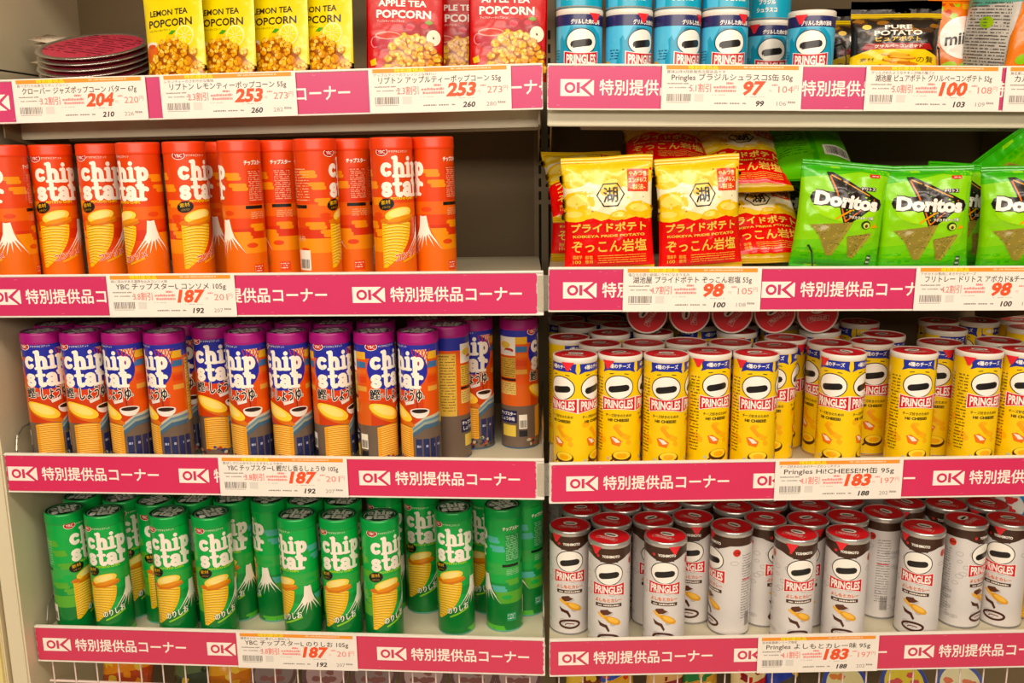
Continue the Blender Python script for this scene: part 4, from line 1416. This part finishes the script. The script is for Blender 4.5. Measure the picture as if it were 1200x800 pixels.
def tea_pouch_art(kind, w=.115, h=.185):
    A = Art()
    X = w / 2
    bg, ink = ('#f2da06', '#33230c') if kind == 'lemon' else ('#c61210', '#fdf4ea')
    A.rect(-X, 0, X, h, bg, 0)
    A.text('LEMON TEA' if kind == 'lemon' else 'APPLE TEA', -.004, .1205, .0125, ink, 3, w=.074, bold=.018 if kind == 'lemon' else .03)
    A.text('POPCORN', -.002, .1045, .0160, ink, 3, w=.084, bold=.02 if kind == 'lemon' else .035)
    A.text('レモンティーポップコーン' if kind == 'lemon' else 'アップルティーポップコーン', -.022, .0935, .004, ink, 3, w=.042)
    if kind == 'lemon':
        A.ell(.026, .082, .0165, .0165, '#fbf0a0', 3, 26)
        A.ell(.026, .082, .0142, .0142, '#f4de3c', 4, 26)
        for k in range(9):
            a = k * math.tau / 9
            A.line([(.026 + .002 * math.cos(a), .082 + .002 * math.sin(a)), (.026 + .013 * math.cos(a), .082 + .013 * math.sin(a))], .0008, '#fbf4b8', 5, caps=False)
        A.poly(blob(.000, .076, .010, .014, random.Random(1), 12, .1), '#f6ca14', 3)
        A.poly([(-.004, .086), (.002, .092), (.010, .091), (.004, .085)], '#4c9c28', 5)
        A.ell(-.040, .058, .014, .018, '#e0682c', 3, 20)
        A.ell(-.040, .072, .012, .005, '#f6e8d8', 4, 20)
        A.ell(-.040, .070, .009, .003, '#d8501c', 5, 20)
    else:
        A.ell(.010, .082, .014, .012, '#a81428', 3, 22)
        A.ell(.008, .085, .007, .005, '#d8384c', 4, 16)
        A.ell(.034, .082, .015, .013, '#a00f20', 4, 22)
        A.ell(.030, .087, .006, .004, '#d03c50', 5, 16)
        A.poly([(.030, .092), (.037, .097), (.044, .092), (.037, .089)], '#7aa02c', 6)
        A.ell(.044, .070, .011, .012, '#f6ead0', 6, 20)
        A.ell(.044, .070, .0014, .0024, '#4a2c14', 7, 8)
        A.ell(-.026, .062, .021, .015, '#b42238', 3, 24)
        A.ell(-.026, .072, .020, .006, '#f0a090', 4, 24)
        A.ell(-.026, .072, .0175, .0045, '#c83018', 5, 24)
        A.line(arc(-.046, .062, .006, .008, 60, 300, 8), .0014, '#e88c94', 4)
        A.poly([(-.054, .034), (-.045, .038), (-.043, .028), (-.052, .026)], '#f6c01c', 6)
    popcorn(A, -X * (.86 if kind == 'lemon' else .62), X * .97, .004, .078 if kind == 'lemon' else .072, 8, 3 if kind == 'lemon' else 5)
    return A


def pure_art(w=.135, h=.185):
    A = Art()
    X = w / 2
    A.rect(-X, 0, X, h, '#1e140e', 0)
    rg = random.Random(3)
    for k in range(22):
        A.poly(blob(rg.uniform(-X, X) * .92, rg.uniform(.10, .178), .009, .006, rg, 9, .25), rg.choice(('#6a4214', '#8c5c1c', '#4a2c10')), 1)
    A.poly([(-X, 0), (X, 0), (X, .055), (X * .5, .072), (-X * .5, .072), (-X, .055)], '#f4cc10', 2)
    A.poly([(-X * .8, .069), (X * .8, .069), (X * .7, .083), (-X * .7, .083)], '#9c1c1c', 3)
    A.text('グリルベーコンポテト', 0, .076, .0085, '#fdf0d0', 4, w=.070, bold=.02)
    A.text('PURE', 0, .122, .013, '#f2ead8', 4, w=.04, bold=.03)
    A.text('POTATO', 0, .108, .016, '#f2ead8', 4, w=.070, bold=.03)
    A.text('ピュアポテト', 0, .093, .0125, '#f0c860', 4, w=.066, bold=.03)
    A.ell(-.046, .122, .007, .006, '#f0c860', 4, 14)
    for k, (x, y) in enumerate(((-.004, .056), (.006, .050), (-.002, .043), (.010, .037), (-.006, .032))):
        A.ell(x, y, .022, .0042, '#c8781c', 4 + k, 18, rot=-.06)
        A.ell(x, y + .0012, .019, .003, '#f2b848', 4.5 + k, 18, rot=-.06)
    A.text('の贅', .042, .046, .015, '#4a3a10', 4, w=.028)
    A.text('素材', -.044, .046, .009, '#4a3a10', 4, w=.02)
    return A


def miino_art(w=.105, h=.15, side='front'):
    A = Art()
    X = w / 2
    if side == 'front':
        A.rect(-X, 0, X, h, '#e27a16', 0)
        rg = random.Random(5)
        for k in range(14):
            A.poly(blob(rg.uniform(-X, X * .2), rg.uniform(.115, .145), .006, .005, rg, 9, .2), rg.choice(('#9cc02c', '#c0481c', '#e8a81c')), 1)
        A.ell(.006, .085, .040, .033, '#f7f0e6', 3, 30)
        A.text('miino', .004, .085, .026, '#1c1814', 4, w=.058, bold=.03, rot=.12, shear=.15)
        A.ell(.020, .107, .006, .005, '#c8201c', 4, 14)
        for k in range(5):
            A.ell(-.03 + k * .013, .030 + (k % 2) * .010, .013, .0075, ('#8cc028', '#a8d040', '#6cae28')[k % 3], 3 + k * .4, 16, rot=.3)
        A.rect(.012, .026, .042, .048, '#4c9c50', 6)
        A.dashes(.015, .039, .033, .008, '#f4f4e4', 7, 4, .95)
    else:
        A.rect(-X, 0, X, h, '#c9c2b8', 0)
        A.rect(-X, 0, -X + .006, h, '#e27a16', 1)
        A.rect(X - .006, 0, X, h, '#e27a16', 1)
        A.poly([(-X, h), (X, h), (X, h * .78), (-X, h * .7)], '#5ea08c', 1)
        for k in range(22):
            A.dashes(-X * .7, X * .7, .012 + k * .0048, .002, '#4a4642', 2, k, .75)
        A.ell(0, .085, .012, .009, '#9cc02c', 3, 14)
    return A


def stand(o, x, y, b, row, lean, roll, yaw, dz=0.0):
    """stand a pack on the shelf: lean back, roll sideways, turn"""
    rot = Matrix.Rotation(yaw, 3, 'Z') @ Matrix.Rotation(-lean, 3, 'X') @ Matrix.Rotation(roll, 3, 'Y')
    low = min((rot @ v.co).z for c in o.children for v in c.data.vertices)
    o.location = (x, y, deck_z(b, row, x, y) + .0012 + dz - low)
    o.rotation_euler = rot.to_euler()
    return o


R_ = math.radians
pride = make_bag('snack_bag', .142, .182, .050, pride_art(), back_art(.142, .182, '#f0d9a4', '#e8e2d4'), 1, '#f2c63a', '#c8a028')
stand(pride, .101, .052, 1, 1, .04, -.035, -.03)
tag(pride, 'red and gold snack bag standing leftmost at the front by the upright', 'snack bag', 'red and gold potato chip bags')
pr2 = copy_thing(pride, (0, 0, 0), (0, 0, 0))
stand(pr2, .2460, .064, 1, 1, .02, -.060, .02, .0)
pr2.scale = (.93, 1, .99)
tag(pr2, 'red and gold snack bag with white glare, front row, second from the upright', 'snack bag', 'red and gold potato chip bags')
pr3 = copy_thing(pride, (0, 0, 0), (0, 0, 0))
stand(pr3, .083, .118, 1, 1, .92, -.03, .10, .078)
tag(pr3, 'red and gold snack bag lying back high behind the leftmost one', 'snack bag', 'red and gold potato chip bags')
pr4 = copy_thing(pride, (0, 0, 0), (0, 0, 0))
stand(pr4, .358, .080, 1, 1, .86, -.06, .02, .018)
tag(pr4, 'red and gold snack bag low beside the green bags', 'snack bag', 'red and gold potato chip bags')
pr5 = copy_thing(pride, (0, 0, 0), (0, 0, 0))
stand(pr5, .330, .118, 1, 1, .98, -.05, -.05, .126)
tag(pr5, 'red and gold snack bag lying back on top of the low one', 'snack bag', 'red and gold potato chip bags')
pr6 = copy_thing(pride, (0, 0, 0), (0, 0, 0))
stand(pr6, .205, .150, 1, 1, 1.15, 0, -.03, .160)
tag(pr6, 'red and gold snack bag lying flat, its plain red end above the two front bags', 'snack bag', 'red and gold potato chip bags')
for k, (x, y, yaw) in enumerate(((.036, .27, .1), (.24, .28, .05))):
    q = copy_thing(pride, (0, 0, 0), (0, 0, 0))
    stand(q, x + .045, y, 1, 1, .05, 0, yaw)
    tag(q, ('red and gold snack bag in the dark at the back, %s from the upright' % ordinal(k + 1)), 'snack bag', 'red and gold potato chip bags')

dori = make_bag('snack_bag', .150, .195, .062, dorito_art(), back_art(.150, .195, '#5cb81c', '#3aa01c', dark='#1c3c10'), 2, '#3fae1c', '#3fae1c')
D = [(.452, .062, .02, .09, .06, 0, 'green tortilla chip bag at the front beside the red bags'),
     (.593, .066, .02, -.015, -.03, 0, 'green tortilla chip bag at the front, middle of the three'),
     (.748, .060, .0, -.02, -.22, 0, 'green tortilla chip bag at the right edge of the picture'),
     (.668, .120, .05, .06, .35, 0, 'green tortilla chip bag half hidden behind the two right ones')]
for i, (x, y, ln, ro, ya, dz, lab) in enumerate(D):
    q = dori if i == 0 else copy_thing(dori, (0, 0, 0), (0, 0, 0))
    stand(q, x, y, 1, 1, ln, ro, ya, dz)
    q.scale = (.93, .95, .87)
    tag(q, lab, 'snack bag', 'green tortilla chip bags')
# laid on top and behind
laid = [(.445, .140, .150, (R_(60), R_(0), R_(180)), 'green tortilla chip bag lying with its bar code side up behind the front bags'),
        (.600, .26, .140, (R_(-80), 0, R_(30)), 'dark green tortilla chip bag lying flat at the back'),
        (.700, .165, .165, (R_(115), R_(10), R_(-18)), 'green tortilla chip bag tipped over the others at the top right')]
for x, y, z, rot, lab in laid[:1]:
    q = copy_thing(dori, (x, y, deck_z(1, 1, x) + z), rot)
    tag(q, lab, 'snack bag', 'green tortilla chip bags')
q = copy_thing(dori, (.765, .10, deck_z(1, 1, .76) + .222), (0, 0, 0))
q.rotation_euler = (Matrix.Rotation(R_(-8), 3, 'Z') @ Matrix.Rotation(R_(38), 3, 'X') @ Matrix.Rotation(R_(128), 3, 'Y')).to_euler()
q.location = (.705, .135, deck_z(1, 1, .70) + .188)
tag(q, laid[2][4], 'snack bag', 'green tortilla chip bags')
for k, (x, y) in enumerate(((.43, .27), (.55, .34), (.70, .30), (.82, .20))):
    q = copy_thing(dori, (0, 0, 0), (0, 0, 0))
    stand(q, x, y, 1, 1, .1, .05, .1)
    q.scale = (.93, .95, .78)
    tag(q, 'green tortilla chip bag in the dark back row, %s from the left' % ordinal(k + 1), 'snack bag', 'green tortilla chip bags')

# popcorn pouches on the top left shelf
lem = make_bag('popcorn_pouch', .115, .185, .034, tea_pouch_art('lemon'), back_art(.115, .185, '#c9b020', '#a89018'), 3, '#f4dc0a', '#f4dc0a', 'film', .5, True)
for k, (x, y) in enumerate(((-.588, .116), (-.510, .118), (-.426, .120), (-.356, .120))):
    q = lem if k == 0 else copy_thing(lem, (0, 0, 0), (0, 0, 0))
    stand(q, x, y + .006 * (3 - k) * 0, 0, 0, .03, (-.03, .0, .0, .0)[k], -.32)
    tag(q, 'yellow popcorn pouch standing on the top left shelf, %s from the left' % ordinal(k + 1), 'snack pouch', 'yellow popcorn pouches')
app = make_bag('popcorn_pouch', .120, .185, .038, tea_pouch_art('apple'), back_art(.12, .185, '#b01818', '#901414'), 4, '#d8201c', '#d8201c', 'film', .6, True)
for k, (x, y, ro, ya, lab) in enumerate(((-.219, .090, .03, .10, 'red popcorn pouch next to the yellow pouches'), (-.058, .078, .02, .06, 'red popcorn pouch beside the shelf upright'), (-.140, .150, .0, .05, 'red popcorn pouch in shade between the two front red pouches'))):
    q = app if k == 0 else copy_thing(app, (0, 0, 0), (0, 0, 0))
    stand(q, x, y, 0, 0, .02, ro, ya)
    tag(q, lab, 'snack pouch', 'red popcorn pouches')

pure = make_bag('snack_bag', .135, .155, .045, pure_art(), back_art(.135, .155, '#3a2a14', '#5a4420'), 5, '#d8b820', '#d8b820')
stand(pure, .533, .085, 1, 0, .08, .02, -.05)
pure.scale = (1, 1, .64)
tag(pure, 'black and yellow potato snack bag on the top right shelf', 'snack bag')
pu2 = copy_thing(pure, (0, 0, 0), (0, 0, 0))
stand(pu2, .530, .20, 1, 0, .08, 0, .1, 0.004)
pu2.scale = (1, 1, .66)
tag(pu2, 'black and yellow potato snack bag standing in the dark behind its twin', 'snack bag')
mi = make_bag('snack_pouch', .105, .150, .035, miino_art(), miino_art(side='back'), 6, '#e27a16', '#e27a16', 'film', .6)
stand(mi, .662, .170, 1, 0, .03, .02, .0, -.012)
tag(mi, 'orange bean snack pouch behind the grey reverse side', 'snack pouch')
mi2 = copy_thing(mi, (0, 0, 0), (0, 0, 0))
stand(mi2, .690, .128, 1, 0, .0, -.14, math.pi - 1.08, 0)
tag(mi2, 'bean snack pouch turned round to its grey printed back', 'snack pouch')
mi3 = copy_thing(mi, (0, 0, 0), (0, 0, 0))
stand(mi3, .752, .084, 1, 0, 0, .05, .0, 0)
tag(mi3, 'orange bean snack pouch cut off at the top right corner', 'snack pouch')

# ---------------------------------------------------------------- foil popcorn pans, top left
def foil_pan():
    r = root('foil_popcorn_pan')
    prof = [(0, 0), (.064, 0), (.067, .001), (.071, .0056), (.078, .0060), (.0795, .0070), (.078, .0078), (.070, .0074), (.065, .0016), (0, .001)]
    mesh_obj('pan', lathe_bm(prof, 48), M['foil'], r, True)
    A = Art()
    for k in range(10):
        A.dashes(-.055, .055, -.045 + k * .010, .0045, '#7c1c34', 1, k + 3, .8, .008)
    disc = lathe_bm([(.0695, .0066), (.066, .0070), (.03, .0072), (0, .0072)], 40)
    me = A.bake('pan_cover', lambda x, y, L: (x, y, .0074), lambda x, y: (0, 0, 1), (), (), [(disc, '#c23c50')])
    mesh_obj('cover', me, M['card'], r)
    bm = bmesh.new()
    add_tube(bm, [(-.077, -.008, .0068), (-.120, -.006, .0068), (-.124, 0, .0068), (-.120, .006, .0068), (-.077, .008, .0068)], .0012, 6)
    mesh_obj('handle', bm, M['wire'], r)
    c = Art()
    c.rect(-.122, -.018, -.078, .018, '#cdbfa8', 0)
    c.dashes(-.116, -.086, .004, .003, '#4a4038', 1, 2, .5)
    c.dashes(-.116, -.086, -.008, .003, '#b04a4a', 1, 4, .5)
    cm = c.bake('handle_card', lambda x, y, L: (x, y, .0082 + L * .0001), lambda x, y: (0, 0, 1))
    ob = mesh_obj('handle_card', cm, M['card'], r)
    md = ob.modifiers.new('thickness', 'SOLIDIFY')
    md.thickness = .0008
    return r


pan = foil_pan()
n = 0
for (cx, cy, cnt, a0, who) in ((-.748, .178, 6, -.55, 'front'), (-.715, .345, 11, -.5, 'rear')):
    for k in range(cnt):
        q = pan if n == 0 else copy_thing(pan, (0, 0, 0), (0, 0, 0))
        q.scale = (1.14, 1.14, 1.0)
        q.location = (cx + .002 * math.sin(k * 2.3), cy, deck_z(0, 0, cx) + .0005 + k * .0092)
        tilt = .34 if who == 'front' else .12
        q.rotation_euler = (Matrix.Rotation(tilt, 3, 'X') @ Matrix.Rotation(a0 + .10 * math.sin(k * 1.7), 3, 'Z')).to_euler()
        q.location.z += .092 * math.sin(tilt) * 1.02 + .0006
        nm = 'topmost' if k == cnt - 1 else ordinal(k + 1) + ' from the bottom'
        tag(q, 'round foil popcorn pan, %s of the %s pile' % (nm, who), 'popcorn pan', 'foil popcorn pans on the top left shelf')
        n += 1

# ---------------------------------------------------------------- dividers and wires
def wire_thing(name, pts, r, mat, label, cat, loops=()):
    o = root(name, pts[0])
    base = Vector(pts[0])
    bm = bmesh.new()
    add_tube(bm, [Vector(p) - base for p in pts], r, 8)
    mesh_obj('rod', bm, mat, o)
    bm = bmesh.new()
    e = Vector(pts[0]) - base
    add_box(bm, (e.x - .004, e.y - .004, e.z - .001), (e.x + .004, e.y + .004, e.z + .004), .001)
    mesh_obj('foot', bm, mat, o)
    tag(o, label, cat, 'wire shelf dividers')
    return o


def guard(b, row, x, label, hgt=.055, mat='wire'):
    z = deck_z(b, row, x)
    y0 = DY[row] + abs(x) * .05 + .022
    pts = [(x, y0, z), (x, y0 + .004, z + hgt * .4), (x, y0 + .012, z + hgt * .85), (x, y0 + .03, z + hgt), (x, y0 + .20, z + hgt), (x, y0 + .36, z + hgt), (x, y0 + .37, z + hgt * .8), (x, y0 + .37, z + .001)]
    return wire_thing('wire_divider', pts, .0016, M[mat], label, 'divider')


guard(0, 3, -.889, 'thin chrome wire divider beside the leftmost green tube')
guard(0, 2, -.892, 'thin chrome wire divider beside the leftmost purple-lidded tube')
guard(0, 3, -.006, 'thin chrome wire divider at the right end of the green shelf')
guard(0, 2, -.006, 'thin chrome wire divider at the right end of the purple-lidded tube shelf')
guard(0, 0, -.885, 'dark wire divider beside the foil popcorn pans', .045, 'dark')
guard(1, 1, .408, 'dark-edged wire divider between the red and green bags', .052, 'dark')
guard(1, 0, .462, 'dark wire divider next to the black and yellow bag', .062, 'dark')
guard(1, 0, .606, 'dark wire divider in front of the orange bean pouches', .062, 'dark')

# clear end caps of the price rails at the middle upright
for row, w in ((1, .012), (2, .0145)):
    m = bay_matrix(0, row)
    bm = box_bm((-.0005 - w, -.004, -.060), (.0045, -.001, -.006), .001)
    o = mesh_obj('rail_end_cap', bm, M['clear'])
    o.matrix_world = m
    tag(o, 'clear plastic end cap on the %s left price rail' % SHELF_NAMES[row], 'end cap')

# ---------------------------------------------------------------- wire baskets under the lowest shelves
for b in (0, 1):
    sg = 1 if b else -1
    r = root('wire_basket', (sg * .45, 0, 0))
    tag(r, 'pale wire basket front below the lowest %s shelf' % BAY_NAMES[b], 'basket')
    rod = None
    for k in range(22):
        x = -.43 + k * .0405
        if rod is None:
            bm = bmesh.new()
            add_tube(bm, [(0, 0, .42), (0, 0, .722)], .0013, 6)
            w_ = mesh_obj('wire', bm, M['pinkwire'], r)
            rod = w_.data
        else:
            w_ = bpy.data.objects.new('wire', rod)
            COL.objects.link(w_)
            w_.parent = r
        w_.location = (x, .0 + abs(x + sg * .45) * .05 + DY[3] + .012, 0)
    for z in (.42, .55, .68):
        bm = bmesh.new()
        add_tube(bm, [(-.44, DY[3] + .015 + abs(-.44 + sg * .45) * .05, z), (.44, DY[3] + .015 + abs(.44 + sg * .45) * .05, z)], .0024, 6)
        mesh_obj('cross_wire', bm, M['pinkwire'], r)
    bm = box_bm((-.44, .03, .40), (.44, .44, .41), .002)
    mesh_obj('bottom_plate', bm, M['deck'], r)


def tub_art(c1, c2, c3):
    A = Art()
    A.ell(0, 0, .062, .062, c1, 0, 40)
    A.ell(0, 0, .052, .052, c2, 1, 40)
    rg = random.Random(len(c1 + c2) + int(c1[1:3], 16))
    for k in range(7):
        A.poly(blob(rg.uniform(-.03, .03), rg.uniform(-.03, .03), .012, .008, rg, 9, .25), c3, 2)
    return A


def tub(x, y, z, c1, c2, c3, tilt, label, yaw=0):
    r = root('noodle_tub', (x, y, z))
    r.rotation_euler = (Matrix.Rotation(yaw, 3, 'Z') @ Matrix.Rotation(tilt, 3, 'X')).to_euler()
    mesh_obj('cup', lathe_bm([(0, -.07), (.045, -.07), (.058, -.004), (.063, -.003), (.063, 0)], 36), M['rail'], r, True)
    me = tub_art(c1, c2, c3).bake('cup_lid', lambda px, py, L: (px, py, .0006 + L * .0002), lambda px, py: (0, 0, 1))
    mesh_obj('cup_lid', me, M['card'], r)
    r.scale = (.68, .68, .68)
    tag(r, label, 'tub', 'tubs and packets in the wire baskets')
    return r


BZ = .700
tub(.540, .130, BZ - .055, '#2038a8', '#e8dca0', '#e0801c', 1.05, 'round tub with blue rim in the right basket, leftmost of three', .1)
tub(.645, .130, BZ - .050, '#2a3aa0', '#e8d23c', '#d84a4a', 1.0, 'round tub with blue rim and yellow print in the right basket', 0)
tub(.745, .130, BZ - .054, '#1c3c98', '#efe4b4', '#e06a1c', 1.05, 'round tub with blue rim and cream centre, rightmost in the basket', -.1)
for k, (x, c) in enumerate(((-.50, '#8c7c78'), (-.405, '#b89a98'), (-.315, '#94807c'), (-.225, '#c0a4a0'), (-.135, '#a48c88'), (-.052, '#b89a98'))):
    tub(x, .120, BZ - .030, '#6a4a48', c, '#8c5a54', .75, 'pinkish round tub in the left basket, %s from the left' % ordinal(k + 1), 0)


def mini_bag(c, c2, c3, seed):
    A = Art()
    w, h = .115, .15
    A.rect(-w / 2, 0, w / 2, h, c, 0)
    rg = random.Random(seed)
    A.poly([(-w / 2, .09), (w / 2, .11), (w / 2, .14), (-w / 2, .13)], c2, 1)
    for k in range(10):
        A.poly(blob(rg.uniform(-.045, .045), rg.uniform(.03, .14), .010, .007, rg, 9, .3), rg.choice((c2, c3, '#e8c04a')), 2)
    return make_bag('snack_packet', w, h, .035, A, back_art(w, h, c, c2), seed, c, c, step=.012)


for k, (x, cc, ro) in enumerate(((.062, ('#7c3c1c', '#e8c04a', '#3c1c10'), .2), (.135, ('#e0a83c', '#2a4cb0', '#c83c1c'), -.2), (.205, ('#8c1c24', '#e0b070', '#f0e0c0'), .3), (.285, ('#d8a040', '#2c7c3c', '#e8d070'), -.1), (.365, ('#c82420', '#f0d8a0', '#8c1418'), .1), (.445, ('#4a4034', '#2a3ca0', '#e0c83c'), -.3))):
    q = mini_bag(*cc, 20 + k)
    q.location = (x, .125 + (k % 2) * .012, BZ - .150)
    q.scale = (.60, .8, 1)
    q.rotation_euler = (-.15, ro * .4, .1)
    tag(q, 'small colourful snack packet in the right basket, %s from the upright' % ordinal(k + 1), 'snack packet', 'tubs and packets in the wire baskets')
for k, (x, cc) in enumerate(((-.80, ('#b8481c', '#e89028', '#7c2410')), (-.665, ('#3c4430', '#5c6c40', '#28301c')), (-.60, ('#c8761c', '#e8a83c', '#8c3c14')))):
    q = mini_bag(*cc, 40 + k)
    q.location = (x + .01, .125, BZ - .140)
    q.scale = (.8, .9, 1)
    q.rotation_euler = (-.2, .1, .2)
    tag(q, ('orange', 'dark green', 'amber')[k] + ' snack packet in the left basket, %s from the end panel' % ordinal(k + 1), 'snack packet', 'tubs and packets in the wire baskets')

# a yellow bag and a blue and white tub beyond the curry cans, at the right edge
yb = mini_bag('#d8a81c', '#f0d040', '#8c6410', 61)
stand(yb, .900, .14, 1, 3, .1, .05, 0)
tag(yb, 'yellow snack bag at the far right behind the white and brown cans', 'snack bag')
bt = tub(.862, .27, deck_z(1, 3, .83) + .170, '#1c7cc0', '#d8d4cc', '#c8282c', .6, 'blue and white round tub at the far right behind the white and brown cans')
bt['group'] = 'tub beyond the cans'
